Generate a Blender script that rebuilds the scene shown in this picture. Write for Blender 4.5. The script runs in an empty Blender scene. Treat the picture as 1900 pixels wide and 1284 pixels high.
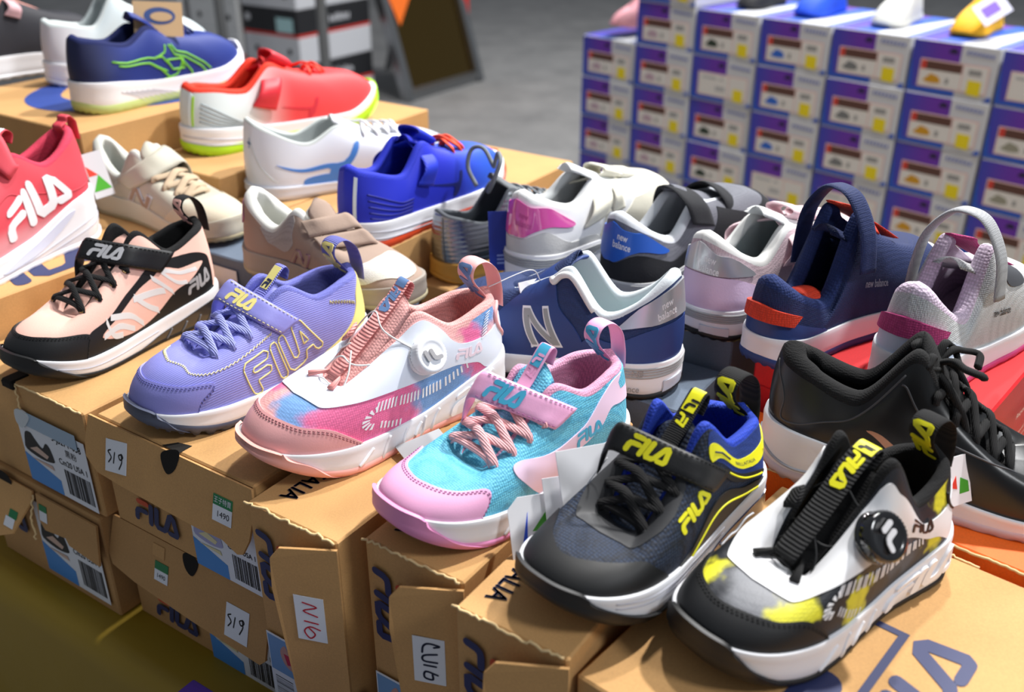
import bpy, math, random
import numpy as np
from mathutils import Vector, Matrix
from mathutils.geometry import delaunay_2d_cdt
random.seed(7)
scn = bpy.context.scene
col = scn.collection
# ---------------------------------------------------------------- camera, world, lamps, exposure
PITCH = math.atan(940/1830.)
cd = bpy.data.cameras.new('camera'); cam = bpy.data.objects.new('camera', cd); col.objects.link(cam)
cam.location = (0, 0, 0.446); cam.rotation_euler = (math.pi/2-PITCH, 0, 0)
cd.sensor_width = 36; cd.lens = 1830*36/1900.; cd.clip_start = .02
cd.dof.use_dof = True; cd.dof.focus_distance = .80; cd.dof.aperture_fstop = 5.0
scn.camera = cam
w = bpy.data.worlds.new('world'); scn.world = w; w.use_nodes = True
w.node_tree.nodes['Background'].inputs[0].default_value = (.83, .9, 1, 1)
w.node_tree.nodes['Background'].inputs[1].default_value = .17
def lamp(name, loc, target, size, power, color=(1, 1, 1)):
    l = bpy.data.lights.new(name, 'AREA'); l.shape = 'DISK'; l.size = size; l.energy = power; l.color = color
    o = bpy.data.objects.new(name, l); col.objects.link(o); o.location = loc
    o.rotation_euler = (Vector(target)-Vector(loc)).to_track_quat('-Z', 'Y').to_euler()
    return o
lamp('hall_lamp', (1.5, 1.7, 2.8), (0, .9, 0),   .16, 96, (1, .98, .95))
lamp('hall_lamp', (.5, 2.0, 3.0), (0, .9, 0), .16, 44, (1, .98, .95))
lamp('hall_lamp', (2.4, -.7, 2.5), (0, .8, 0), .7, 38, (.96, .98, 1))
lamp('hall_lamp', (1.6, 5.0, 3.4), (1, 3.2, 0), 1.0, 130, (1, 1, 1))
vs = scn.view_settings; vs.view_transform = 'Standard'; vs.look = 'None'; vs.gamma = 1; vs.use_curve_mapping = False
vs.exposure = 0.46
# ---------------------------------------------------------------- helpers
def lin(c):
    return tuple(((x/255.)/12.92 if x/255. <= .04045 else ((x/255.+.055)/1.055)**2.4) for x in c)
MC = {}
def mat(name, c, rough=.6, kind=None, metal=0, coat=0, scale=500, bump=.4, alpha=None, c2=None, spec=.5, blobs=None, trans=0, ramp=None):
    """c is an sRGB 0-255 triple of the surface's own colour"""
    if name in MC: return MC[name]
    m = bpy.data.materials.new(name); m.use_nodes = True; nt = m.node_tree; N = nt.nodes; K = nt.links
    b = N['Principled BSDF']; b.inputs['Roughness'].default_value = rough; b.inputs['Metallic'].default_value = metal
    b.inputs['Coat Weight'].default_value = coat; b.inputs['Specular IOR Level'].default_value = spec
    b.inputs['Transmission Weight'].default_value = trans
    c1 = (*lin(c), 1)
    tc = N.new('ShaderNodeTexCoord')
    colsock = None
    if blobs or ramp:
        rgb = N.new('ShaderNodeRGB'); rgb.outputs[0].default_value = c1; colsock = rgb.outputs[0]
    if ramp:   # colour that runs from one end of the thing to the other: (axis, from, to, colour)
        sx = N.new('ShaderNodeSeparateXYZ'); K.new(tc.outputs['Object'], sx.inputs[0])
        mr = N.new('ShaderNodeMapRange'); mr.interpolation_type = 'SMOOTHSTEP'
        K.new(sx.outputs[ramp[0]], mr.inputs[0]); mr.inputs[1].default_value = ramp[1]; mr.inputs[2].default_value = ramp[2]
        mx = N.new('ShaderNodeMix'); mx.data_type = 'RGBA'; K.new(mr.outputs[0], mx.inputs[0]); K.new(colsock, mx.inputs[6])
        mx.inputs[7].default_value = (*lin(ramp[3]), 1); colsock = mx.outputs[2]
    if blobs:
        nz = N.new('ShaderNodeTexNoise'); nz.inputs['Scale'].default_value = 70; K.new(tc.outputs['Object'], nz.inputs['Vector'])
        ad = N.new('ShaderNodeVectorMath'); ad.operation = 'MULTIPLY_ADD'; K.new(nz.outputs['Color'], ad.inputs[0])
        ad.inputs[1].default_value = (.030,)*3; K.new(tc.outputs['Object'], ad.inputs[2])
        for (p, r, soft, cc) in blobs:
            d = N.new('ShaderNodeVectorMath'); d.operation = 'DISTANCE'; K.new(ad.outputs[0], d.inputs[0])
            d.inputs[1].default_value = (p[0]+.015, p[1]+.015, p[2]+.015)
            mr = N.new('ShaderNodeMapRange'); mr.interpolation_type = 'SMOOTHSTEP'
            K.new(d.outputs['Value'], mr.inputs[0]); mr.inputs[1].default_value = r*(1+soft); mr.inputs[2].default_value = r*(1-soft)
            mx = N.new('ShaderNodeMix'); mx.data_type = 'RGBA'; K.new(mr.outputs[0], mx.inputs[0]); K.new(colsock, mx.inputs[6])
            mx.inputs[7].default_value = (*lin(cc), 1); colsock = mx.outputs[2]
    h = None
    if kind == 'mesh':
        v = N.new('ShaderNodeTexVoronoi'); v.inputs['Scale'].default_value = scale; v.inputs['Randomness'].default_value = .25
        K.new(tc.outputs['Object'], v.inputs['Vector']); h = v.outputs['Distance']
    elif kind == 'leather':
        v = N.new('ShaderNodeTexNoise'); v.inputs['Scale'].default_value = scale; v.inputs['Detail'].default_value = 3
        K.new(tc.outputs['Object'], v.inputs['Vector']); h = v.outputs[0]
    elif kind in ('rib', 'streak', 'ribx', 'ribz'):
        mp = N.new('ShaderNodeMapping'); K.new(tc.outputs['Object'], mp.inputs['Vector'])
        if kind == 'streak': mp.inputs['Rotation'].default_value = (math.radians(45), 0, 0)
        if kind == 'ribz': mp.inputs['Rotation'].default_value = (0, math.radians(90), 0)
        v = N.new('ShaderNodeTexWave'); v.inputs['Scale'].default_value = scale; v.inputs['Distortion'].default_value = .8 if kind == 'streak' else .3
        v.inputs['Detail Scale'].default_value = 3
        v.bands_direction = 'Y' if kind == 'streak' else 'X'; K.new(mp.outputs[0], v.inputs['Vector']); h = v.outputs[1]
    elif kind == 'card':
        n1 = N.new('ShaderNodeTexNoise'); n1.inputs['Scale'].default_value = 14; n1.inputs['Detail'].default_value = 8
        K.new(tc.outputs['Object'], n1.inputs['Vector'])
        n2 = N.new('ShaderNodeTexNoise'); n2.inputs['Scale'].default_value = 700; n2.inputs['Detail'].default_value = 2
        K.new(tc.outputs['Object'], n2.inputs['Vector'])
        ma = N.new('ShaderNodeMath'); ma.operation = 'ADD'; K.new(n1.outputs[0], ma.inputs[0]); K.new(n2.outputs[0], ma.inputs[1])
        mr = N.new('ShaderNodeMapRange'); K.new(ma.outputs[0], mr.inputs[0]); mr.inputs[1].default_value = .6; mr.inputs[2].default_value = 1.4
        mx = N.new('ShaderNodeMix'); mx.data_type = 'RGBA'; K.new(mr.outputs[0], mx.inputs[0])
        mx.inputs[6].default_value = tuple(x*.86 for x in c1[:3])+(1,); mx.inputs[7].default_value = tuple(min(1, x*1.1) for x in c1[:3])+(1,)
        K.new(mx.outputs[2], b.inputs['Base Color']); h = n2.outputs[0]; bump = .12
    elif kind == 'concrete':
        n1 = N.new('ShaderNodeTexNoise'); n1.inputs['Scale'].default_value = 5; n1.inputs['Detail'].default_value = 12; n1.inputs['Roughness'].default_value = .7
        K.new(tc.outputs['Object'], n1.inputs['Vector'])
        mr = N.new('ShaderNodeMapRange'); K.new(n1.outputs[0], mr.inputs[0]); mr.inputs[1].default_value = .3; mr.inputs[2].default_value = .7
        mx = N.new('ShaderNodeMix'); mx.data_type = 'RGBA'; K.new(mr.outputs[0], mx.inputs[0])
        mx.inputs[6].default_value = c1; mx.inputs[7].default_value = (*lin(c2), 1)
        K.new(mx.outputs[2], b.inputs['Base Color'])
    if kind in ('mesh', 'leather', 'rib', 'streak', 'ribx', 'ribz'):
        bp = N.new('ShaderNodeBump'); bp.inputs['Strength'].default_value = bump; bp.inputs['Distance'].default_value = .0006
        K.new(h, bp.inputs['Height']); K.new(bp.outputs[0], b.inputs['Normal'])
        if c2 or kind == 'mesh':
            mr = N.new('ShaderNodeMapRange'); K.new(h, mr.inputs[0]); mr.inputs[1].default_value = .17; mr.inputs[2].default_value = .75
            mx = N.new('ShaderNodeMix'); mx.data_type = 'RGBA'; K.new(mr.outputs[0], mx.inputs[0])
            if colsock:
                K.new(colsock, mx.inputs[6]); dk = N.new('ShaderNodeMix'); dk.data_type = 'RGBA'; dk.blend_type = 'MULTIPLY'; dk.inputs[0].default_value = 1
                K.new(colsock, dk.inputs[6]); dk.inputs[7].default_value = (.72, .72, .74, 1); K.new(dk.outputs[2], mx.inputs[7])
            else:
                mx.inputs[6].default_value = c1
                mx.inputs[7].default_value = (*lin(c2), 1) if c2 else tuple(x*.66 for x in c1[:3])+(1,)
            K.new(mx.outputs[2], b.inputs['Base Color']); colsock = None
        elif not colsock: b.inputs['Base Color'].default_value = c1
    elif kind is None and not colsock: b.inputs['Base Color'].default_value = c1
    if colsock: K.new(colsock, b.inputs['Base Color'])
    if alpha is not None: b.inputs['Alpha'].default_value = alpha
    MC[name] = m
    return m
def obj(name, V, F, m, parent=None, label=None, smooth=True):
    me = bpy.data.meshes.new(name); me.from_pydata([tuple(map(float, v)) for v in V], [], [tuple(map(int, f)) for f in F]); me.update()
    if m: me.materials.append(m)
    if smooth: me.polygons.foreach_set('use_smooth', [True]*len(me.polygons))
    o = bpy.data.objects.new(name, me); col.objects.link(o)
    if parent: o.parent = parent
    if label: o['label'] = label
    return o
def empty(name, loc, rz, label, cat, group=None):
    o = bpy.data.objects.new(name, None); col.objects.link(o); o.location = loc; o.rotation_euler = (0, 0, rz); o.empty_display_size = .02
    tag(o, label, cat, group); return o
def tag(o, label, cat, group=None):
    o['label'] = label; o['category'] = cat
    if group: o['group'] = group
    return o
def struct(o): o['kind'] = 'structure'; return o
class MB:
    def __init__(s): s.V = []; s.F = []
    def add(s, V, F):
        n = len(s.V); s.V += [tuple(map(float, v)) for v in V]; s.F += [tuple(int(i)+n for i in f) for f in F]
    def build(s, name, m, parent=None, label=None, smooth=True): return obj(name, s.V, s.F, m, parent, label, smooth)
def grid_faces(nu, nv, cu=False, off=0, flip=False):
    F = []
    for i in range(nu if cu else nu-1):
        for j in range(nv-1):
            a, b2, c, d = i*nv+j, ((i+1) % nu)*nv+j, ((i+1) % nu)*nv+j+1, i*nv+j+1
            f = (a+off, b2+off, c+off, d+off); F.append(f[::-1] if flip else f)
    return F
def catmull(P, n=6, closed=False):
    P = [np.array(p, float) for p in P]; out = []; N = len(P)
    for i in range(N if closed else N-1):
        p0 = P[(i-1) % N] if closed or i > 0 else 2*P[0]-P[1]
        p1 = P[i]; p2 = P[(i+1) % N]
        p3 = P[(i+2) % N] if closed or i+2 < N else 2*P[-1]-P[-2]
        for k in range(n):
            t = k/n
            out.append(.5*((2*p1)+(-p0+p2)*t+(2*p0-5*p1+4*p2-p3)*t*t+(-p0+3*p1-3*p2+p3)*t**3))
    if not closed: out.append(P[-1])
    return out
def frames(path, up=None):
    path = np.array(path); T = np.gradient(path, axis=0); T /= np.linalg.norm(T, axis=1)[:, None]+1e-12
    n = np.array(up if up is not None else (0, 0, 1.)); Ns = []
    for t in T:
        n2 = n-t*np.dot(n, t)
        if np.linalg.norm(n2) < 1e-4: n2 = np.cross(t, (1, 0, 0))
        n2 /= np.linalg.norm(n2); Ns.append(n2)
        if up is None: n = n2
    return path, T, np.array(Ns)
def tube(mb, path, r, sides=8, flat=1., up=None, taper=False):
    path, T, Ns = frames(path, up); V = []; n = len(path)
    for i in range(n):
        b = np.cross(T[i], Ns[i]); rr = r
        if taper: rr = r*min(1, .55+min(i, n-1-i)*.45/1.5)
        for k in range(sides):
            a = 2*math.pi*k/sides; V.append(path[i]+Ns[i]*math.sin(a)*rr*flat+b*math.cos(a)*rr)
    F = [(i*sides+k, i*sides+(k+1) % sides, (i+1)*sides+(k+1) % sides, (i+1)*sides+k) for i in range(n-1) for k in range(sides)]
    F += [tuple(range(sides))[::-1], tuple((n-1)*sides+k for k in range(sides))]
    mb.add(V, F)
def slab(mb, A, B, th, rnd=0):
    """ribbon between two edge curves A and B (same length), thickness th along its normal (both sides)"""
    A = np.array(A, float); B = np.array(B, float); n = len(A)
    T = np.gradient((A+B)/2, axis=0); W = B-A; Nn = np.cross(T, W); Nn /= np.linalg.norm(Nn, axis=1)[:, None]+1e-12
    K = 7; V = []
    for i in range(n):
        for k in range(K):
            t = k/(K-1); e = 1-(abs(2*t-1))**6*.8
            V.append(A[i]+W[i]*t+Nn[i]*th*.5*e)
        for k in range(K):
            t = 1-k/(K-1); e = 1-(abs(2*t-1))**6*.8
            V.append(A[i]+W[i]*t-Nn[i]*th*.5*e)
    S = 2*K
    F = [(i*S+k, i*S+(k+1) % S, (i+1)*S+(k+1) % S, (i+1)*S+k) for i in range(n-1) for k in range(S)]
    F += [tuple(range(S))[::-1], tuple((n-1)*S+k for k in range(S))]
    mb.add(V, F)
def inside(p, L):
    x, y = p; c = False; j = len(L)-1
    for i in range(len(L)):
        xi, yi = L[i]; xj, yj = L[j]
        if (yi > y) != (yj > y) and x < (xj-xi)*(y-yi)/(yj-yi+1e-15)+xi: c = not c
        j = i
    return c
def densify(L, h):
    out = []
    for i in range(len(L)):
        a = np.array(L[i], float); b = np.array(L[(i+1) % len(L)], float); n = max(1, int(math.ceil(np.linalg.norm(b-a)/h)))
        for k in range(n): out.append(a+(b-a)*k/n)
    return out
class Surf:
    """surface given by fn(a[],b[])->P[n,3]; sc scales the (a,b) domain to lengths"""
    def __init__(s, fn, sc=(1, 1), sign=1, eps=(1e-3, 1e-3)): s.fn, s.sc, s.sign, s.eps = fn, sc, sign, eps
    def at(s, a, b, off):
        a = np.asarray(a, float); b = np.asarray(b, float); P = s.fn(a, b)
        du = s.fn(a+s.eps[0], b)-s.fn(a-s.eps[0], b); dv = s.fn(a, b+s.eps[1])-s.fn(a, b-s.eps[1])
        n = np.cross(du, dv); n /= np.linalg.norm(n, axis=-1)[..., None]+1e-12
        return P+n*s.sign*np.asarray(off)[..., None]
def plane(o, ax, ay):
    o = np.array(o, float); ax = np.array(ax, float); ay = np.array(ay, float)
    return Surf(lambda a, b: o+np.asarray(a)[..., None]*ax+np.asarray(b)[..., None]*ay)
def overlay(mb, surf, loops, th, off=0., h=.02, skirt=None):
    """closed loops in the surface's (a,b) domain laid on it as thin pieces; several loops may overlap"""
    for li, L in enumerate(loops):
        L = [np.array([p[0]*surf.sc[0], p[1]*surf.sc[1]]) for p in L]
        L = densify(L, h); LL = [tuple(p) for p in L]
        xs = [p[0] for p in LL]; ys = [p[1] for p in LL]; pts = [Vector(p) for p in LL]
        nx = int((max(xs)-min(xs))/h); ny = int((max(ys)-min(ys))/h)
        for i in range(1, nx+1):
            for j in range(1, ny+1):
                p = (min(xs)+i*h-.3*h*(j % 2), min(ys)+j*h)
                if inside(p, LL) and min((p[0]-q[0])**2+(p[1]-q[1])**2 for q in LL) > (h*.35)**2: pts.append(Vector(p))
        n = len(LL)
        try: vo, eo, fo, _, _, _ = delaunay_2d_cdt(pts, [(i, (i+1) % n) for i in range(n)], [], 1, 1e-7)
        except Exception: continue
        if not fo: continue
        a = np.array([v[0]/surf.sc[0] for v in vo]); b = np.array([v[1]/surf.sc[1] for v in vo])
        top = surf.at(a, b, np.full(len(a), off+th*(1+.06*li))); bot = surf.at(a, b, np.full(len(a), off if skirt is None else skirt))
        from collections import Counter
        ec = Counter(); 
        for f in fo:
            for i in range(len(f)): ec[(f[i], f[(i+1) % len(f)])] += 1
        flip = surf.sign < 0
        F = [tuple(f[::-1]) if flip else tuple(f) for f in fo]; m = len(a)
        for (i, j) in ec:
            if (j, i) not in ec: F.append((j+2*m, i+2*m, i+m, j+m) if not flip else (i+2*m, j+2*m, j+m, i+m))
        used = sorted({v for f in F for v in f}); mp = {v: k for k, v in enumerate(used)}; A3 = np.vstack([top, bot, top])
        mb.add(A3[used], [tuple(mp[v] for v in f) for f in F])
def buf(path, w, closed=False, cap=5):
    """outline of a round-capped stroke"""
    P = [np.array(p, float) for p in path]
    if closed: return None
    d = [(P[i+1]-P[i])/np.linalg.norm(P[i+1]-P[i]) for i in range(len(P)-1)]
    nn = [np.array([-x[1], x[0]]) for x in d]; L = []; R = []
    for i, p in enumerate(P):
        if i == 0: o = nn[0]; k = 1
        elif i == len(P)-1: o = nn[-1]; k = 1
        else:
            o = nn[i-1]+nn[i]; o /= np.linalg.norm(o); k = min(2.2, 1/max(.3, float(np.dot(o, nn[i]))))
        L.append(p+o*k*w/2); R.append(p-o*k*w/2)
    out = L[:]
    a0 = math.atan2(nn[-1][1], nn[-1][0])
    for i in range(1, cap): a = a0-math.pi*i/cap; out.append(P[-1]+np.array([math.cos(a), math.sin(a)])*w/2)
    out += R[::-1]; a0 = math.atan2(-nn[0][1], -nn[0][0])
    for i in range(1, cap): a = a0-math.pi*i/cap; out.append(P[0]+np.array([math.cos(a), math.sin(a)])*w/2)
    return [tuple(p) for p in out]
# four slanting letters, height 1, width 2.2: strokes
SW = .23
LET = [[(.34, .885), (.74, .885)], [(.115, .115), (.17, .38), (.25, .49), (.36, .52), (.64, .52)], [(.80, .115), (.96, .885)],
       [(1.24, .885), (1.10, .22), (1.16, .115), (1.42, .115), (1.55, .20), (1.86, .84), (1.96, .885), (2.03, .80), (2.085, .22), (2.03, .115)], [(2.03, .115), (1.74, .115)]]
def letters(quad=None, which=range(5), sw=SW, shear=.0):
    """loops of the letters mapped into quad = (bl, br, tr, tl) of (a,b)"""
    out = []
    for i in which:
        L = buf(LET[i], sw)
        if quad is not None:
            bl, br, tr, tl = [np.array(p, float) for p in quad]; M = []
            for (x, y) in L:
                s = x/2.2; M.append(tuple((1-s)*(1-y)*bl+s*(1-y)*br+s*y*tr+(1-s)*y*tl))
            L = M
        out.append(L)
    return out
def inv_quad(quad):
    bl, br, tr, tl = [np.array(p, float) for p in quad]
    return lambda s, y: tuple((1-s)*(1-y)*bl+s*(1-y)*br+s*y*tr+(1-s)*y*tl)
TXT = {}
def text_geo(s, spacing=1.0):
    k = (s, spacing)
    if k in TXT: return TXT[k]
    c = bpy.data.curves.new('t', 'FONT'); c.body = s; c.size = 1; c.align_x = 'CENTER'; c.align_y = 'CENTER'; c.resolution_u = 3; c.space_character = spacing
    o = bpy.data.objects.new('t', c); col.objects.link(o)
    dg = bpy.context.evaluated_depsgraph_get(); dg.update(); me = o.evaluated_get(dg).to_mesh()
    V = np.array([tuple(v.co)[:2] for v in me.vertices]) if len(me.vertices) else np.zeros((0, 2)); F = [tuple(p.vertices) for p in me.polygons]
    o.evaluated_get(dg).to_mesh_clear(); bpy.data.objects.remove(o); bpy.data.curves.remove(c)
    TXT[k] = (V, F); return TXT[k]
def text_on(mb, surf, s, o, ax, ay, off, bold=0, spacing=1.0):
    """lay text in the surface's domain: centre o, ax = one text unit to the right, ay = one unit up"""
    V, F = text_geo(s, spacing)
    if not len(V): return
    o = np.array(o, float); ax = np.array(ax, float); ay = np.array(ay, float)
    for d in ([(0, 0)] if not bold else [(-bold, 0), (bold, 0), (0, bold), (0, -bold)]):
        Q = o+(V[:, :1]+d[0])*ax+(V[:, 1:2]+d[1])*ay
        P = surf.at(Q[:, 0], Q[:, 1], np.full(len(Q), off)); f = F
        n1 = surf.at(Q[:1, 0], Q[:1, 1], np.full(1, off+.01))-P[:1]
        fa = F[0]; nn = np.cross(P[fa[1]]-P[fa[0]], P[fa[2]]-P[fa[0]])
        if np.dot(nn, n1[0]) < 0: f = [x[::-1] for x in F]
        mb.add(P, f)
def stitches(mb, surf, pts, dash=.010, gap=.006, wd=.0025, off=.002, smooth=True):
    pts = np.array(catmull(pts, 8)) if smooth else np.array(pts)
    P = surf.at(pts[:, 0], pts[:, 1], np.full(len(pts), off)); d = np.r_[0, np.cumsum(np.linalg.norm(np.diff(P, axis=0), axis=1))]
    t = 0
    while t+dash < d[-1]:
        a = np.array([np.interp(t, d, P[:, k]) for k in range(3)]); b = np.array([np.interp(t+dash, d, P[:, k]) for k in range(3)])
        tube(mb, [a, (a+b)/2, b], wd/2, 5); t += dash+gap
def boxmesh(mb, x0, y0, z0, x1, y1, z1, bv=.0015):
    """axis box with small bevel"""
    xs = (x0, x1); ys = (y0, y1); zs = (z0, z1); V = []; idx = {}
    for i in (0, 1):
        for j in (0, 1):
            for k in (0, 1):
                s = (1 if i == 0 else -1, 1 if j == 0 else -1, 1 if k == 0 else -1)
                for ax in range(3):
                    p = [xs[i]+s[0]*bv, ys[j]+s[1]*bv, zs[k]+s[2]*bv]; p[ax] = (xs, ys, zs)[ax][(i, j, k)[ax]]
                    idx[(i, j, k, ax)] = len(V); V.append(p)
    F = []
    for ax in range(3):
        for s in (0, 1):
            o = [a for a in range(3) if a != ax]; q = []
            for (u, v2) in ((0, 0), (1, 0), (1, 1), (0, 1)):
                c = [0]*3; c[ax] = s; c[o[0]] = u; c[o[1]] = v2; q.append(idx[(*c, ax)])
            F.append(q)
    for ax in range(3):
        o = [a for a in range(3) if a != ax]
        for u in (0, 1):
            for v2 in (0, 1):
                c0 = [0]*3; c1 = [0]*3; c0[ax] = 0; c1[ax] = 1; c0[o[0]] = c1[o[0]] = u; c0[o[1]] = c1[o[1]] = v2
                F.append([idx[(*c0, o[0])], idx[(*c1, o[0])], idx[(*c1, o[1])], idx[(*c0, o[1])]])
    for i in (0, 1):
        for j in (0, 1):
            for k in (0, 1): F.append([idx[(i, j, k, a)] for a in range(3)])
    c = np.array([(x0+x1)/2, (y0+y1)/2, (z0+z1)/2]); G = []
    for f in F:
        p = [np.array(V[i]) for i in f]; n = np.cross(p[1]-p[0], p[2]-p[0])
        G.append(f if np.dot(n, sum(p)/len(p)-c) > 0 else f[::-1])
    mb.add(V, G)
def bar(mb, p, q, wx, wz, up=(0, 0, 1)):
    p = np.array(p, float); q = np.array(q, float); t = (q-p)/np.linalg.norm(q-p); s = np.cross(t, up); s /= np.linalg.norm(s); u = np.cross(s, t)
    V = [e+s*a*wx/2+u*b*wz/2 for e in (p, q) for a, b in ((-1, -1), (1, -1), (1, 1), (-1, 1))]
    mb.add(V, [(0, 1, 2, 3)[::-1], (4, 5, 6, 7)] + [(i, (i+1) % 4, 4+(i+1) % 4, 4+i) for i in range(4)])
def pchip(xs,ys,x):
    xs=np.asarray(xs,float); ys=np.asarray(ys,float); x=np.clip(np.asarray(x,float),xs[0],xs[-1])
    h=np.diff(xs); d=(np.diff(ys,axis=0).T/h).T
    m=np.zeros_like(ys)
    a=d[:-1]; b=d[1:]
    w1=2*h[1:]+h[:-1]; w2=h[1:]+2*h[:-1]
    if ys.ndim>1: w1=w1[:,None]; w2=w2[:,None]
    with np.errstate(divide='ignore',invalid='ignore'):
        mm=(w1+w2)/(w1/a+w2/b)
    m[1:-1]=np.where(a*b>0,mm,0); m[0]=d[0]; m[-1]=d[-1]
    i=np.clip(np.searchsorted(xs,x,side='right')-1,0,len(xs)-2)
    t=(x-xs[i])/h[i]; H=h[i]
    if ys.ndim>1: t=t[...,None]; H=H[...,None]
    return (2*t**3-3*t**2+1)*ys[i]+(t**3-2*t**2+t)*H*m[i]+(-2*t**3+3*t**2)*ys[i+1]+(t**3-t**2)*H*m[i+1]
def outline(phi,q,ins=0.):
    """phi deg signed (neg = other side)"""
    sg=np.sign(phi)+(phi==0); ph=np.abs(phi)
    x=.5+.5*np.cos(np.radians(ph))
    wb=pchip([0,.15,.35,.5,.65,.76,.86,1],[.118,.128,.122,.136,.16,.168,.166,.156],x)
    ft=np.where(x>.70,(1-np.clip((x-.70)/.30,0,1)**2.7)**(1/2.7),1)
    fh=np.where(x<.16,(1-np.clip((.16-x)/.16,0,1)**2.3)**(1/2.3),1)
    yc=-.022*np.clip((x-.5)/.5,0,1)**1.5
    wb=wb+np.where(sg>0,.006,-.004)
    y=(wb*ft*fh)*sg*q['W']+yc
    x=.5+(x-.5)*(1-2*ins)
    y=yc+(y-yc)*(1-5*ins)
    return x,y*q['side']
def zbot(x,q):
    return q['tb']*np.clip((x-.68)/.32,0,1)**2+.02*np.clip((.1-x)/.1,0,1)**2
def ztop(x,q):
    return pchip([0,.12,.45,.75,.92,1],[q['s0']+.008,q['s0'],q['s1'],q['s2']+.002,(q['s2']*.4+q['s3']*.6),q['s3']],x)
def rim(phi,q):
    ph=np.abs(phi); sg=np.where(phi<0,-1,1)*q['side']
    vx,vz,cz,az,hz=[q[k] for k in('vx','vz','cz','az','hz')]
    K=[0,30,55,85,108,130,152,168,180]
    cx=q.get('cx',.40)
    T=[(vx,0,vz),(vx-.010,.042,vz+.004),(vx*.72+cx*.28,.062,vz*.72+cz*.28),(vx*.3+cx*.7,.072,vz*.3+cz*.7),(cx,.086,cz),(.26,.100,az),(.12,.086,az*.52+hz*.48),(.045,.050,hz-.018),(.025,0,hz)]
    P=pchip(K,np.array(T),ph)
    P=P.copy(); P[...,1]=P[...,1]*sg*q['W']
    return P
def world(P,q):
    """local normalised -> world"""
    a=np.radians(q['yaw']); fx,fy=np.sin(a),np.cos(a); L=q['L']
    X=q['X']+L*(P[...,0]*fx-P[...,1]*fy); Y=q['Y']+L*(P[...,0]*fy+P[...,1]*fx)
    return np.stack([X,Y,q['z']+L*P[...,2]],-1)
# ---------------------------------------------------------------- the shoe form (all lengths as fractions of the shoe's length)
HK = [0, 30, 55, 85, 108, 130, 152, 168, 180]
HB = np.array([(.006, 0, .095), (.002, .008, .10), (0, .010, .10), (0, .012, .10), (0, .010, .11), (0, .008, .10), (-.003, .006, .09), (-.012, .004, .09), (-.016, 0, .09)])
HR = np.array([(.17, 0, .04), (.13, .07, .03), (.06, .075, .0), (.005, .060, -.05), (0, .035, -.08), (0, .014, -.07), (-.008, .008, -.08), (-.014, .004, -.09), (-.016, 0, -.09)])
def upper_pt(phi, v, q):
    phi = np.asarray(phi, float); v = np.asarray(v, float); phi = (phi+180) % 360-180
    ph = np.abs(phi); sg = np.where(phi < 0, -1., 1.)*q['side']
    x, y = outline(phi, q, .014); z = ztop(x, q)-.012
    B = np.stack([x, y, z], -1); R = rim(phi, q)
    hs = np.clip((R[..., 2]-z)/.3, .3, 1.4)[..., None]
    hb = pchip(HK, HB, ph)*hs; hr = pchip(HK, HR, ph).copy()
    hr[..., 2:] *= np.where(hr[..., 2:] < 0, hs, 1); hb = hb.copy(); hb[..., 1] *= sg; hr[..., 1] *= sg*q['W']
    hr = hr*q.get('hr', 1.)
    v = v[..., None]; P = (1-v)**3*B+3*(1-v)**2*v*(B+hb)+3*(1-v)*v*v*(R+hr)+v**3*R
    tk = q.get('toebox', 0.)
    if tk: P = P+np.concatenate([np.zeros_like(v), np.zeros_like(v), tk*np.exp(-(ph[..., None]/50)**2)*(v*(1-v)*4)], -1)
    return P
def sole_pt(phi, w, q):
    phi = (np.asarray(phi, float)+180) % 360-180; w = np.asarray(w, float)
    ins = pchip([-1, 0, .12, .35, .65, .9, 1, 2], [.02, .016, .004, -.002, .001, -.001, .002, .004], w)
    x, y = outline(phi, q, 0.); x2, y2 = outline(phi, q, .01); x = x+(x2-x)*ins*100; y = y+(y2-y)*ins*100
    hk = q.get('heelflare', 0.)
    if hk: x = x-hk*np.clip((.25-x)/.25, 0, 1)*(1-w)
    zb = zbot(x, q); zt = ztop(x, q); return np.stack([x, y, zb+(zt-zb)*w], -1)
def collar_in(R, q):
    t = np.clip(R[..., 0], .15, q['vx']-.10); d = np.stack([t-R[..., 0], -R[..., 1], 0*t], -1)
    n = np.linalg.norm(d, axis=-1)[..., None]; return d/(n+1e-9), n
NPH = 180
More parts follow.
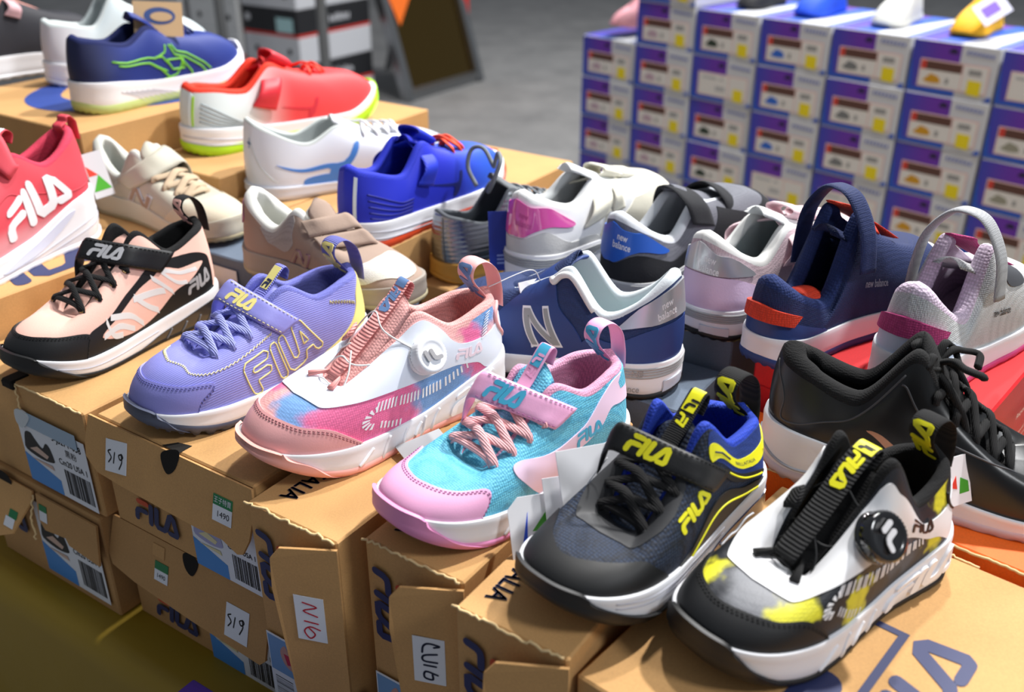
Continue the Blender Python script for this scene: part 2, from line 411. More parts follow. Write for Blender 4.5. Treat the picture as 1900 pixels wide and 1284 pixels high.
class Shoe:
    def __init__(s, name, label, q, group=None, **over):
        s.q = dict(q); s.q.update(over); q = s.q; s.L = q['L']; s.sign = 1 if q['side'] > 0 else -1
        s.root = empty(name, (q['X'], q['Y'], q['z']), math.pi/2-math.radians(q['yaw']), label, 'shoe', group)
        s.up = Surf(lambda a, b: upper_pt(a, b, q), (1.25/180, .36), s.sign, (.2, 2e-3))
        s.so = Surf(lambda a, b: sole_pt(a, b, q), (1.25/180, .12), s.sign, (.2, 5e-3))
    def put(s, mb, name, m, parent=None, label=None, smooth=True):
        if not mb.V: return None
        mb.V = [(v[0]*s.L, v[1]*s.L, v[2]*s.L) for v in mb.V]
        return mb.build(name, m, parent or s.root, label, smooth)
    def base(s, upper, lining, mid, out, insole, tongue=None, vmax=1., tonguetop=None, rc=.020, lug=.006, nol=False, outh=.022):
        q = s.q; ph = np.linspace(-180, 180, NPH, endpoint=False)
        ws = [0, .06, .14, .28, .45, .62, .78, .9, .97, 1.0]
        rows = [sole_pt(ph*0+ph, np.full(NPH, w_), q) for w_ in ws]
        x, y = outline(ph, q, .03); rows.append(np.stack([x, y, ztop(x, q)-.002], -1))
        x, y = outline(ph, q, .05); rows.append(np.stack([x, y, ztop(x, q)-.022], -1))
        ctr = lambda f: np.array([.5, 0, f])
        G = np.stack(rows, 1); nv = G.shape[1]; mb = MB(); F = grid_faces(NPH, nv, True)
        mb.add(G.reshape(-1, 3), F)
        # bottom and top closed as strips across the foot
        for j, in ((0,), (nv-1,)):
            mb.F += [(i*nv+j, ((i+1) % NPH)*nv+j, ((-i-1) % NPH)*nv+j, ((-i) % NPH)*nv+j) for i in range(1, NPH//2-1)]
            mb.F += [(0*nv+j, 1*nv+j, (NPH-1)*nv+j), ((NPH//2-1)*nv+j, (NPH//2)*nv+j, (NPH//2+1)*nv+j)]
        s.mid = s.put(mb, 'midsole', mid)
        if out:
            lg = np.where((np.arange(NPH)//2) % 2 == 0, 1, 0)*lug
            x, y = outline(ph, q, -.004); x0, y0 = outline(ph, q, .02); x1, y1 = outline(ph, q, .004)
            zb = zbot(x, q)
            r = [np.stack([x0, y0, zb-.002-lug+lg], -1), np.stack([x1, y1, zb-.002-lug+lg], -1), np.stack([x, y, zb+outh*.35], -1), np.stack([x, y, zb+outh*.8], -1), np.stack([x1, y1, zb+outh], -1)]
            G = np.stack(r, 1); mb = MB(); mb.add(G.reshape(-1, 3), grid_faces(NPH, 5, True))
            mb.F += [(i*5, ((i+1) % NPH)*5, ((-i-1) % NPH)*5, ((-i) % NPH)*5) for i in range(1, NPH//2-1)]
            s.out = s.put(mb, 'outsole', out)
        vv = np.linspace(0, 1, 32); A, Bv = np.meshgrid(ph, vv, indexing='ij')
        G = upper_pt(A.ravel(), Bv.ravel(), q); mb = MB(); mb.add(G, grid_faces(NPH, 32, True)); s.upper = s.put(mb, 'upper', upper)
        # padded collar and lining down to the insole
        R = rim(ph, q); d, n = collar_in(R, q); rcv = pchip([0, 80, 100, 125, 180], [.005, .006, rc*.7, rc, rc*1.1], np.abs(ph))[:, None]
        up = np.array([0, 0, 1.])
        rows = [R+(R-R)]
        rows = [upper_pt(ph, np.full(NPH, .985), q)]
        for a in (150, 120, 90, 60, 30, 0):
            a = math.radians(a); rows.append(R+d*rcv*(1+math.cos(a))*.95+up*rcv*math.sin(a)*.9)
        x, y = outline(ph, q, .04); Bt = np.stack([x, y, ztop(x, q)+.0], -1); Rin = rows[-1]
        for t in (.12, .3, .5, .75, 1.0):
            bul = math.sin(t*math.pi)*.012
            rows.append(Rin*(1-t)+Bt*t-d*bul)
        G = np.stack(rows, 1); mb = MB(); mb.add(G.reshape(-1, 3), grid_faces(NPH, len(rows), True)); s.lin = s.put(mb, 'lining', lining)
        mb = MB(); x, y = outline(ph, q, .036); k = NPH//2; V = []
        hs = np.linspace(-1, 1, 9)
        for i in range(0, k+1):
            xa, ya = x[k+i if i < k else 0], y[(k+i) % NPH]; yb = y[(k-i) % NPH]; xa = x[(k+i) % NPH]
            for t in hs: V.append((xa, (ya+yb)/2+(ya-yb)/2*t, float(ztop(np.array(xa), q))+.006+.008*t*t))
        mb.add(V, grid_faces(k+1, 9)); s.ins = s.put(mb, 'insole', insole)
        if not nol: s.tongue(tongue or upper, tonguetop)
    def tfun(s, a, b, lift=0.):
        q = s.q; tx, tz = s.tt; a = np.asarray(a, float); b = np.asarray(b, float)
        x0, z0 = q['vx']+.03, q['vz']-.02
        x = x0+(tx-x0)*a; z = z0+(tz-z0)*a-.018*np.sin(np.pi*a)*s.sag
        hw = (.062+.012*a)*q['W']; e = 1-np.clip((a-.86)/.14, 0, 1)**3*.55
        return np.stack([x, b*hw*e, z-.030*b*b+lift+.012], -1)
    def tongue(s, m, top=None, sag=1., pad=.016):
        q = s.q; s.tt = top or (q.get('cx', .40)-.02, q['cz']+.055); s.sag = sag
        A, B = np.meshgrid(np.linspace(0, 1, 22), np.linspace(-1, 1, 11), indexing='ij')
        T = s.tfun(A.ravel(), B.ravel()).reshape(22, 11, 3); e = (1-np.abs(B)**4)[..., None]*(1-np.clip((A-.9)/.1, 0, 1)**2*.8)[..., None]
        nrm = np.array([.5, 0, .85])*pad
        G = np.concatenate([T+nrm*e*.5, (T-nrm*e*.5)[:, ::-1]], 1); mb = MB(); n = 22
        F = grid_faces(n, 22)+[(i*22+21, (i+1)*22+21, (i+1)*22, i*22) for i in range(n-1)]
        F += [tuple(k for k in range(22))[::-1], tuple(21*22+k for k in range(22))]
        mb.add(G.reshape(-1, 3), F); s.ton = s.put(mb, 'tongue', m)
        s.ts = Surf(lambda a, b: s.tfun(a, b), (.35, .06), -s.sign*-1, (1e-3, 1e-2))
    def pt(s, p):
        if p[0] == 'u': return s.up.at([p[1]], [p[2]], [p[3]])[0]
        if p[0] == 't': return s.tfun([p[1]], [p[2]], p[3])[0]
        return np.array([p[0], p[1]*s.q['side'], p[2]])
    def band(s, front, back, th, name, m, parent=None, label=None, n=8, rend=True):
        """ribbon laid over the shoe: lists of points for its front and back edges; returns (object, surface)"""
        Fp = np.array(catmull([s.pt(p) for p in front], n)); Bp = np.array(catmull([s.pt(p) for p in back], n))
        mb = MB(); slab(mb, Fp, Bp, th); o = s.put(mb, name, m, parent, label)
        N = len(Fp)
        def fn(a, b):
            t = np.clip(np.asarray(a, float), 0, 1)*(N-1); i = np.clip(t.astype(int), 0, N-2); f = (t-i)[..., None]
            E0 = Fp[i]*(1-f)+Fp[i+1]*f; E1 = Bp[i]*(1-f)+Bp[i+1]*f; bb = np.asarray(b, float)[..., None]
            return E0*(1-bb)+E1*bb
        ln = np.linalg.norm(np.diff((Fp+Bp)/2, axis=0), axis=1).sum(); wd = np.linalg.norm(Bp-Fp, axis=1).mean()
        sf = Surf(fn, (ln, wd), 1, (4e-3, 4e-3))
        c = fn(np.array([.5]), np.array([.5]))[0]; o1 = sf.at([.5], [.5], [.01])[0]
        if (o1-c)[2] < 0: sf.sign = -1
        sf.off = th*.5
        return o, sf
    def panel(s, name, m, loop, th=.003, off=0., smooth=6, label=None, parent=None, surf=None, h=.022):
        mb = MB(); L = catmull(loop, smooth, True) if smooth else loop
        overlay(mb, surf or s.up, [L], th, off, h); return s.put(mb, name, m, parent, label)
    def toecap(s, m, edge, th=.003, off=0., name='toe_cap', stitch=None, v0=-.02, label=None):
        """edge: (phi, v) of its upper border from the near end to the far end"""
        L = catmull(edge, 6); a = L[0][0]; b = L[-1][0]
        loop = [tuple(p) for p in L]+[(b+(a-b)*t, v0) for t in np.linspace(0, 1, 40)]
        mb = MB(); overlay(mb, s.up, [loop], th+.0015, off, .022); o = s.put(mb, name, m, None, label)
        if stitch:
            for k in (.028, .05):
                mb = MB(); E = [(p[0], p[1]-k) for p in L]; stitches(mb, s.up, E, .008, .006, .0032, off+th+.0022, smooth=False); s.put(mb, 'stitching', stitch, o)
        return o
    def logo(s, name, m, surf, quad, th=.003, off=0., parent=None, which=range(5), h=.014, sw=SW):
        mb = MB(); overlay(mb, surf, letters(quad, which, sw), th, off, h); return s.put(mb, name, m, parent)
    def lace(s, eyes, m, wd=.020, v=.90, lift=.030, flat=.45, loops=True, single=False, eyelet=None):
        k = len(eyes)
        up = (.5, 0, .86)
        for i in range(k-1):
            for sg in (1, -1):
                a = s.up.at([sg*eyes[i]], [v], [.004])[0]; b = s.up.at([-sg*eyes[i+1]], [v], [.004])[0]
                c = (a+b)/2; c[2] = max(a[2], b[2])*.5+(a[2]+b[2])*.25+lift*(1.1 if sg > 0 else .75)
                P = catmull([a+(a-c)*.08-np.array([0, 0, .012]), a+np.array([0, 0, .008]), a*.62+c*.38+np.array([0, 0, .007]), c, b*.62+c*.38+np.array([0, 0, .007]), b+np.array([0, 0, .008]), b+(b-c)*.08-np.array([0, 0, .012])], 5)
                mb = MB(); tube(mb, P, wd/2, 8, flat, up); s.put(mb, 'lace', m)
        a = s.up.at([eyes[0]], [v], [.004])[0]; b = s.up.at([-eyes[0]], [v], [.004])[0]; c = (a+b)/2+np.array([0, 0, .018])
        mb = MB(); tube(mb, catmull([a-np.array([0, 0, .01]), a*.7+c*.3+np.array([0, 0, .008]), c, b*.7+c*.3+np.array([0, 0, .008]), b-np.array([0, 0, .01])], 5), wd/2, 8, flat, up); s.put(mb, 'lace', m)
        if eyelet:
            for e in eyes:
                for sg in (1, -1):
                    mb = MB(); c = s.up.at([sg*e], [v], [.003])[0]; e1 = s.up.at([sg*e+3], [v], [.003])[0]-c; e1 /= np.linalg.norm(e1)
                    nn = s.up.at([sg*e], [v], [.01])[0]-c; nn /= np.linalg.norm(nn); e2 = np.cross(nn, e1)
                    R = [c+(e1*math.cos(t)+e2*math.sin(t))*.011 for t in np.linspace(0, 2*math.pi, 17)]
                    tube(mb, R, .0035, 6); s.put(mb, 'eyelet', eyelet)
    def heeltab(s, m, wd=.075, hgt=.10, th=.006, txt=None, tm=None, lean=0., base=.06, y0=0., name='pull_tab', flat=.022):
        z = s.q['hz']; k = hgt/.10
        C = [(-.006, z-base), (-.002, z+.015), (.014*k+lean, z+.065*k), (.050*k+lean, z+.098*k), (.088*k+lean, z+.095*k), (.098*k+lean, z+.060*k), (.080, z+.012), (.062, z-.02)]
        fr = [(a, y0-wd/2, b) for a, b in C]; bk = [(a, y0+wd/2, b) for a, b in C]
        o, sf = s.band(fr, bk, th, name, m)
        if txt:
            mb = MB(); qd = [(.93, .88), (.58, .88), (.58, .12), (.93, .12)]; overlay(mb, sf, letters(qd, sw=.25), .003, th*.5, .012); s.put(mb, 'logo', tm, o)
        return o, sf
    def tonguetab(s, m, P, wd=.05, th=.006, name='tongue_tab'):
        """woven strip along the middle of the tongue: P lists its (x, z) centre line, folded over at the end"""
        return s.band([(a, -wd/2, b) for a, b in P], [(a, wd/2, b) for a, b in P], th, name, m)
    def tautstrap(s, F, B, m, th=.012, name='strap'):
        """strap pulled over the instep: its front and back edges from the free near end to the far side, then down the far side"""
        def tail(P): P = [np.array(p, float) for p in P]; return [tuple(p) for p in P+[P[-1]+np.array([.004, -.030, -.030]), P[-1]+np.array([.006, -.048, -.11])]]
        return s.band(tail(F), tail(B), th, name, m, n=4)
    def bumper(s, m, near, far, name='toe_bumper', th=.011, off=0., top=1.0, label=None):
        """rubber toe: wraps the sole's front; near/far: list of (phi, w) from the bottom end up to the front"""
        top_ = [(p, w_) for p, w_ in near]+[(-p, w_) for p, w_ in sorted(far) if p > 1]
        L = catmull(top_, 6); a = L[0][0]; b = L[-1][0]
        loop = [tuple(p) for p in L]+[(b+(a-b)*t, -.03) for t in np.linspace(0, 1, 30)]
        mb = MB(); overlay(mb, s.so, [loop], th, off, .02, skirt=-.002); return s.put(mb, name, m, None, label)
    def sole_line(s, m, pts, r=.0025, name='groove', off=.001, far=False, parent=None):
        mb = MB(); P = np.array(catmull(pts, 8))
        tube(mb, s.so.at(P[:, 0], P[:, 1], np.full(len(P), off)), r, 6)
        if far: tube(mb, s.so.at(-P[:, 0], P[:, 1], np.full(len(P), off)), r, 6)
        return s.put(mb, name, m, parent or s.mid)
    def upper_line(s, m, pts, r=.003, name='piping', off=.001, parent=None, straight=False):
        if straight: Q = np.array(pts, float); t_ = np.linspace(0, len(Q)-1, (len(Q)-1)*6+1); P = np.stack([np.interp(t_, np.arange(len(Q)), Q[:, 0]), np.interp(t_, np.arange(len(Q)), Q[:, 1])], 1)
        else: P = np.array(catmull(pts, 8))
        mb = MB(); tube(mb, s.up.at(P[:, 0], P[:, 1], np.full(len(P), off)), r, 6); return s.put(mb, name, m, parent or s.upper)
# ---------------------------------------------------------------- table frame: A runs away to the right, B away to the left
YAW = math.radians(33.7); AV = np.array([math.sin(YAW), math.cos(YAW), 0]); BV = np.array([-math.cos(YAW), math.sin(YAW), 0]); RZ = math.atan2(AV[1], AV[0])
KR = mat('kraft_cardboard', (200, 154, 98), .8, 'card'); KR2 = mat('kraft_cardboard_worn', (188, 144, 92), .85, 'card'); KRE = mat('torn_cardboard_edge', (222, 192, 142), .95)
INK = mat('navy_ink', (40, 48, 92), .6); INKR = mat('red_ink', (200, 76, 38), .6); PAPER = mat('white_sticker', (228, 232, 240), .55); BARK = mat('black_ink', (26, 26, 30), .6)
DARKH = mat('dark_hole', (20, 16, 12), .95); TAPE = mat('clear_tape', (196, 206, 214), .2); GRS = mat('green_sticker', (24, 120, 70), .55); REDP = mat('red_pen', (204, 30, 50), .6)
SKYP = mat('label_blue_photo', (70, 140, 215), .5, ramp=(2, -.08, -.02, (200, 215, 235)))
TZ = -.23
def Pab(a, b, z): return tuple(a*AV+b*BV+np.array([0, 0, z]))
def shoebox(a0, la, b0, wb, z0, z1, m, label, name='shoe_box', group=None, lid=None, dz=0., lidh=.03, edge=True):
    """closed box; local x along A, y along B, origin at its near right bottom corner"""
    t = empty(name, Pab(a0, b0, z0), RZ+dz, label, 'shoe box', group); h = z1-z0
    mb = MB(); boxmesh(mb, .001, .001, 0, la-.001, wb-.001, h-(lidh if lid else 0), .0015); mb.build('box_body', m, t, smooth=False)
    if lid: mb = MB(); boxmesh(mb, -.001, -.001, h-lidh, la+.001, wb+.001, h, .002); mb.build('lid', lid, t, smooth=False)
    return t, la, wb, h
def front(t): tt, la, wb, h = t; return plane((-.0012, wb, 0), (0, -1, 0), (0, 0, 1))     # (across to the right, up)
def rside(t): tt, la, wb, h = t; return plane((0, -.0012, 0), (1, 0, 0), (0, 0, 1))
def top(t): tt, la, wb, h = t; return plane((0, 0, h+.0002), (1, 0, 0), (0, 1, 0))
def pr_letters(t, sf, quad, m=None, red=True, which=range(5), name='print'):
    W = [i for i in which if i > 0]; mb = MB(); overlay(mb, sf, letters(quad, W, .21), .0003, .0, .02); mb.build(name, m or INK, t[0])
    if 0 in which: mb = MB(); overlay(mb, sf, letters(quad, [0], .21), .0003, .0, .02); mb.build(name, INKR if red else (m or INK), t[0], label='orange-red bar' if red else None)
def rect(t, sf, x0, y0, x1, y1, m, name, off=.0, th=.0003, parent=None, sk=0.):
    mb = MB(); overlay(mb, sf, [[(x0, y0), (x1, y0+sk), (x1, y1+sk), (x0, y1)]], th, off, .05); return mb.build(name, m, parent or t[0])
def text(t, sf, s, o, ax, ay, m, off=.0006, name='print', bold=0, parent=None): mb = MB(); text_on(mb, sf, s, o, ax, ay, off, bold); return mb.build(name, m, parent or t[0], smooth=False) if mb.V else None
def barcode(t, sf, x0, y0, x1, y1, parent, seed=1, off=.0005, vert=False):
    r = random.Random(seed); mb = MB(); x = x0 if not vert else y0
    while x < (x1 if not vert else y1):
        w_ = r.choice((.0005, .0008, .0013)); L = [(x, y0), (x+w_, y0), (x+w_, y1), (x, y1)] if not vert else [(x0, x), (x1, x), (x1, x+w_), (x0, x+w_)]
        overlay(mb, sf, [L], .0001, off, .1); x += w_+r.choice((.0005, .0008, .0012))
    return mb.build('barcode', BARK, parent)
def stroke(mb, sf, pts, w_, off=.0004):
    P = catmull(pts, 4)
    for a, b in zip(P[:-1], P[1:]): overlay(mb, sf, [buf([a, b], w_, cap=4)], .0001, off, .05)
def hung(t, z, tilt, L, name='lid_flap', m=None, th=.0022):
    """flat flap hinged along the front top edge; outline in (across to the right, down along the flap)"""
    tt, la, wb, h = t; k = math.hypot(1, tilt); d = np.array([-tilt/k, 0, -1/k]); o = np.array([-.0022, wb, z])
    mb = MB(); P = [o+np.array([0, -x, 0])+d*v for x, v in L]; n = np.array([-1/k, 0, tilt/k]); N = len(P)
    mb.add([p+n*th/2 for p in P]+[p-n*th/2 for p in P], [tuple(range(N)), tuple(range(N, 2*N))[::-1]]+[(i, i+N, (i+1) % N+N, (i+1) % N) for i in range(N)])
    mb.build(name, m or KR, tt, smooth=False)
    return plane(o+n*th/2, (0, -1, 0), tuple(-d))
def fringe(t, pts, seed=3, amp=.0012, name='torn_edge'):
    """the raw corrugated edge along a box's rim"""
    r = random.Random(seed); P = []
    for a, b in zip(pts[:-1], pts[1:]):
        a = np.array(a); b = np.array(b); n = int(np.linalg.norm(b-a)/.003)
        for k in range(n): P.append(a+(b-a)*k/n+np.array([r.uniform(-amp, amp) for _ in range(3)]))
    mb = MB(); tube(mb, P, .0011, 5); mb.build(name, KRE, t[0])
def end_label(t, sf, x0, y0, x1, y1, code, colour='black', seed=4):
    """white size label: shoe picture on blue, code, size and barcode"""
    k = (x1-x0)/.105; lab = rect(t, sf, x0, y0, x1, y1, PAPER, 'size_label'); W = x1-x0; H = y1-y0
    mb = MB(); overlay(mb, sf, [[(x0, y0), (x0+W*.50, y0), (x0+W*.50, y0+H*.22), (x0, y0+H*.42)]], .0001, .0004, .05); mb.build('picture_background', mat('label_sky_blue', (66, 140, 214), .5), lab)
    c = (x0+W*.26, y0+H*.50); mb = MB()
    shp = [(-.20, .02), (-.17, .16), (-.12, .20), (-.05, .10), (.04, .20), (.08, .26), (.16, .24), (.20, .10), (.20, -.02), (0, -.07), (-.18, -.04)]
    sh = lambda s_, d: [[(c[0]-p[0]*W*s_, c[1]+p[1]*H*s_+d) for p in catmull(shp, 3, True)]]
    overlay(mb, sf, sh(1.05, 0), .0001, .0006, .02); mb.build('shoe_picture', BARK if colour == 'black' else mat('label_lilac', (164, 166, 206), .5), lab)
    mb = MB(); overlay(mb, sf, [[(c[0]-.15*W, c[1]+.02*H), (c[0]+.10*W, c[1]-.03*H), (c[0]+.14*W, c[1]+.03*H), (c[0]-.02*W, c[1]+.10*H)]], .0001, .0008, .02)
    overlay(mb, sf, [[(c[0]-.16*W, c[1]-.12*H), (c[0]+.18*W, c[1]-.16*H), (c[0]+.16*W, c[1]-.10*H)]], .0001, .0008, .02); mb.build('shoe_picture', mat('label_peach', (206, 176, 160), .5) if colour == 'black' else mat('label_pale_yellow', (224, 216, 170), .5), lab)
    text(t, sf, 'SIZE : 19-24', (x0+W*.28, y0+H*.88), (W*.066, 0), (0, W*.066), BARK, .0006, 'label_text', 0, lab)
    text(t, sf, code, (x0+W*.72, y0+H*.86), (W*.086, 0), (0, W*.098), BARK, .0006, 'label_text', .01, lab)
    text(t, sf, '黑粉' if colour == 'black' else '紫', (x0+W*.76, y0+H*.71), (W*.085, 0), (0, W*.085), BARK, .0006, 'label_text', 0, lab)
    text(t, sf, 'Cm20 USA 1', (x0+W*.76, y0+H*.55), (W*.078, 0), (0, W*.09), BARK, .0006, 'label_text', .01, lab)
    barcode(t, sf, x0+W*.60, y0+H*.08, x0+W*.96, y0+H*.45, lab, seed); return lab
def flap(t, pts, m=None, th=.0022, name='flap', label=None, fold=None):
    """a piece of board given by its outline in local 3-D"""
    P = [np.array(p, float) for p in pts]; n = np.cross(P[1]-P[0], P[2]-P[0]); n /= np.linalg.norm(n); mb = MB(); N = len(P)
    mb.add([p+n*th/2 for p in P]+[p-n*th/2 for p in P], [tuple(range(N)), tuple(range(N, 2*N))[::-1]]+[(i, i+N, (i+1) % N+N, (i+1) % N) for i in range(N)])
    return mb.build(name, m or KR, t[0], label, smooth=False)
# ---- floor, table
mb = MB(); mb.add([(-7, -2, -.75), (9, -2, -.75), (9, 12, -.75), (-7, 12, -.75)], [(0, 1, 2, 3)]); struct(mb.build('floor', mat('grey_concrete', (112, 112, 112), .7, 'concrete', c2=(142, 141, 140)), smooth=False))
CLOTH = mat('olive_gold_cloth', (150, 122, 22), .55, 'leather', scale=40, bump=.3)
t = empty('display_table', Pab(.37, 1.9, -.75), RZ-math.pi/2, 'long display table under an olive-gold cloth, stacked with shoe boxes', 'table')
mb = MB(); boxmesh(mb, 0, 0, .485, 2.6, .84, .518, .004); mb.build('table_top', mat('grey_board', (150, 150, 150), .8), t, smooth=False)
mb = MB(); r_ = random.Random(5); n = 90; V = []
for i in range(n+1):
    x = -.006+2.612*i/n; fz = .006*math.sin(x*17)+.004*math.sin(x*41+1)
    V += [(x, .850+fz, .2), (x, .846, .513), (x, .838, .5195), (x, .828, .5205), (x, .012, .5205), (x, .002, .5195), (x, -.006, .513), (x, -.009-.2*abs(fz), .49), (x, -.012-.6*abs(fz), .40), (x, -.014-1.6*fz, .25), (x, -.016-2.2*fz, .02)]
mb.add(V, grid_faces(n+1, 11)); mb.build('cloth', CLOTH, t)
for x, y in ((.06, .06), (2.5, .06), (.06, .78), (2.5, .78)): mb = MB(); tube(mb, [(x, y, 0), (x, y, .25), (x, y, .485)], .015, 10); mb.build('leg', mat('table_leg_steel', (120, 122, 126), .4, metal=1), t)
# ---- front row boxes
G = 'brown trainer boxes of the front row'
# far left pair
lo = shoebox(.400, .26, .725, .195, -.23, -.113, KR2, 'brown box under the torn-topped one, far left, lower of the pair with shoe size labels', group=None)
sf = front(lo); end_label(lo, sf, .085, .012, .185, .098, '3-J827Y-058'); pr_letters(lo, sf, ((-.005, .045), (.062, .045), (.062, .075), (-.005, .075)), red=False, which=(1, 2, 3, 4))
g2 = hung(lo, .112, .55, [(-.03, .0), (.094, .0), (.097, .010), (.082, .048), (.060, .058), (.030, .044), (-.03, .030)], 'torn_flap')
rect(lo, g2, .070, -.034, .083, -.026, GRS, 'price_sticker', .0003); rect(lo, g2, .066, -.044, .081, -.034, PAPER, 'price_sticker', .0003)
g1 = hung(lo, .112, .16, [(.100, .0), (.194, .0), (.196, .042), (.150, .038), (.145, .032), (.112, .036), (.103, .028)], 'lid_flap', KR2)
rect(lo, g1, .105, -.016, .117, -.009, GRS, 'price_sticker', .0003); rect(lo, g1, .105, -.027, .117, -.016, PAPER, 'price_sticker', .0003)
fringe(lo, [(-.004, .098, .110), (-.013, .096, .085), (-.016, .092, .062)])
mb = MB(); overlay(mb, plane((-.003, .195, 0), (0, -1, 0), (0, 0, 1)), [[(.050+.013*math.cos(a), .112+.009*math.sin(a)) for a in np.linspace(0, 2*math.pi, 16, endpoint=False)]], .0003, .002, .05); mb.build('finger_hole', DARKH, lo[0])
up = shoebox(.405, .255, .720, .195, -.112, 0, KR, 'brown box with torn, taped lid under the peach and black trainer', group=None)
sf = front(up); end_label(up, sf, .084, .004, .188, .080, '3-J827Y-058', seed=7); rect(up, sf, .100, .070, .178, .086, mat('grey_blue_tape', (150, 176, 200), .3), 'tape_strip', .0012)
mb = MB(); overlay(mb, sf, [catmull([(.086, .071), (.094, .066), (.104, .074), (.110, .083), (.100, .087), (.088, .084)], 3, True)], .0015, .001, .02); mb.build('crumpled_tape', TAPE, up[0])
fringe(up, [(.0, .100, .111), (-.002, .098, .09), (-.002, .102, .075)]); fringe(up, [(.0, .1, .112), (.0, .0, .112)], amp=.0005)
mb = MB(); boxmesh(mb, -.003, .103, .104, .018, .120, .1135, .002); mb.build('torn_corner', DARKH, up[0], label='dark torn hole', smooth=False)
mb = MB(); overlay(mb, plane((-.004, .195, 0), (0, -1, 0), (-.25, 0, 1)), [[(.045, .098), (.060, .104), (.085, .099), (.090, .090), (.074, .078), (.055, .084)]], .001, .002, .02); mb.build('foil_scrap', mat('crumpled_foil', (205, 210, 212), .25, 'leather', scale=90, bump=1.5, metal=.9), up[0])
pr_letters(up, top(up), ((.035, .055), (.225, .055), (.225, .135), (.035, .135)))
# second pair with turned-out flaps
lo = shoebox(.417, .245, .520, .198, -.23, -.112, KR2, 'brown box with a hanging flap, below the one under the lavender trainer')
sf = front(lo); pr_letters(lo, sf, ((.030, .012), (.090, .012), (.090, .038), (.030, .038))); end_label(lo, sf, .108, -.0, .192, .072, '3-J401Y-919', 'lilac', 9)
pf = hung(lo, .117, .26, [(-.004, .0), (.198, .0), (.202, .020), (.202, .060), (.196, .066), (.110, .062), (.030, .056), (-.002, .050), (-.008, .040)], 'lid_flap', KR2)
rect(lo, pf, .152, -.056, .180, -.024, PAPER, 'number_sticker', .0003); rect(lo, pf, .058, -.030, .076, -.022, GRS, 'price_sticker', .0003); rect(lo, pf, .058, -.041, .076, -.030, PAPER, 'price_sticker', .0003); rect(lo, pf, .054, -.018, .070, -.006, KR, 'tape_strip', .0003)
def s19(t, pf, x, y, k, par_name='handwriting'):
    mb = MB()
    for P in ([(-.007, .005), (-.010, .003), (-.006, -.001), (-.009, -.006)], [(-.002, .004), (-.003, -.005)], [(.006, .005), (.003, .003), (.005, .0), (.008, .003), (.006, .005), (.007, -.001), (.004, -.008)]): stroke(mb, pf, [(x+p[0]*k, y+p[1]*k) for p in P], .0012*k, .0007)
    mb.build(par_name, BARK, t[0])
s19(lo, pf, .166, -.039, 1.1); text(lo, pf, '1490', (.067, -.0355), (.006, 0), (0, .006), BARK, .0008)
mb = MB(); overlay(mb, pf, [catmull([(.094, -.002), (.104, .002), (.114, -.004), (.108, -.018), (.098, -.014)], 4, True)], .0004, .0003, .05); mb.build('finger_hole', DARKH, lo[0])
up = shoebox(.412, .25, .515, .198, -.112, 0, KR, 'brown box with a turned-out flap and handwritten white sticker, under the lavender trainer')
sf = front(up); pr_letters(up, sf, ((.032, .014), (.092, .014), (.092, .040), (.032, .040))); end_label(up, sf, .112, -.0, .193, .070, '3-J401Y-919', 'lilac', 11)
pf = hung(up, .112, .24, [(-.004, .0), (.199, .0), (.203, .020), (.200, .044), (.194, .058), (.188, .060), (.170, .054), (.140, .055), (.100, .054), (.040, .052), (.010, .050), (-.006, .040), (-.008, .026)], 'lid_flap')
rect(up, pf, .022, -.044, .050, -.014, PAPER, 'number_sticker', .0003, sk=.004); s19(up, pf, .0365, -.028, 1.1); rect(up, pf, .158, -.026, .180, -.017, GRS, 'price_sticker', .0003); rect(up, pf, .158, -.040, .180, -.026, PAPER, 'price_sticker', .0003); text(up, pf, '王子特賣', (.169, -.0215), (.0050, 0), (0, .0058), PAPER, .0008); text(up, pf, '1490', (.170, -.033), (.0075, 0), (0, .0075), BARK, .0008)
mb = MB(); overlay(mb, pf, [catmull([(.094, -.004), (.106, .003), (.116, .004), (.112, -.012), (.103, -.020), (.096, -.014)], 4, True)], .0004, .0003, .05); mb.build('finger_hole', DARKH, up[0])
mb = MB(); overlay(mb, top(up), [[(-.0, .086), (.013, .086), (.010, .100), (.0, .108)]], .0002, .0, .05); mb.build('finger_hole', DARKH, up[0])
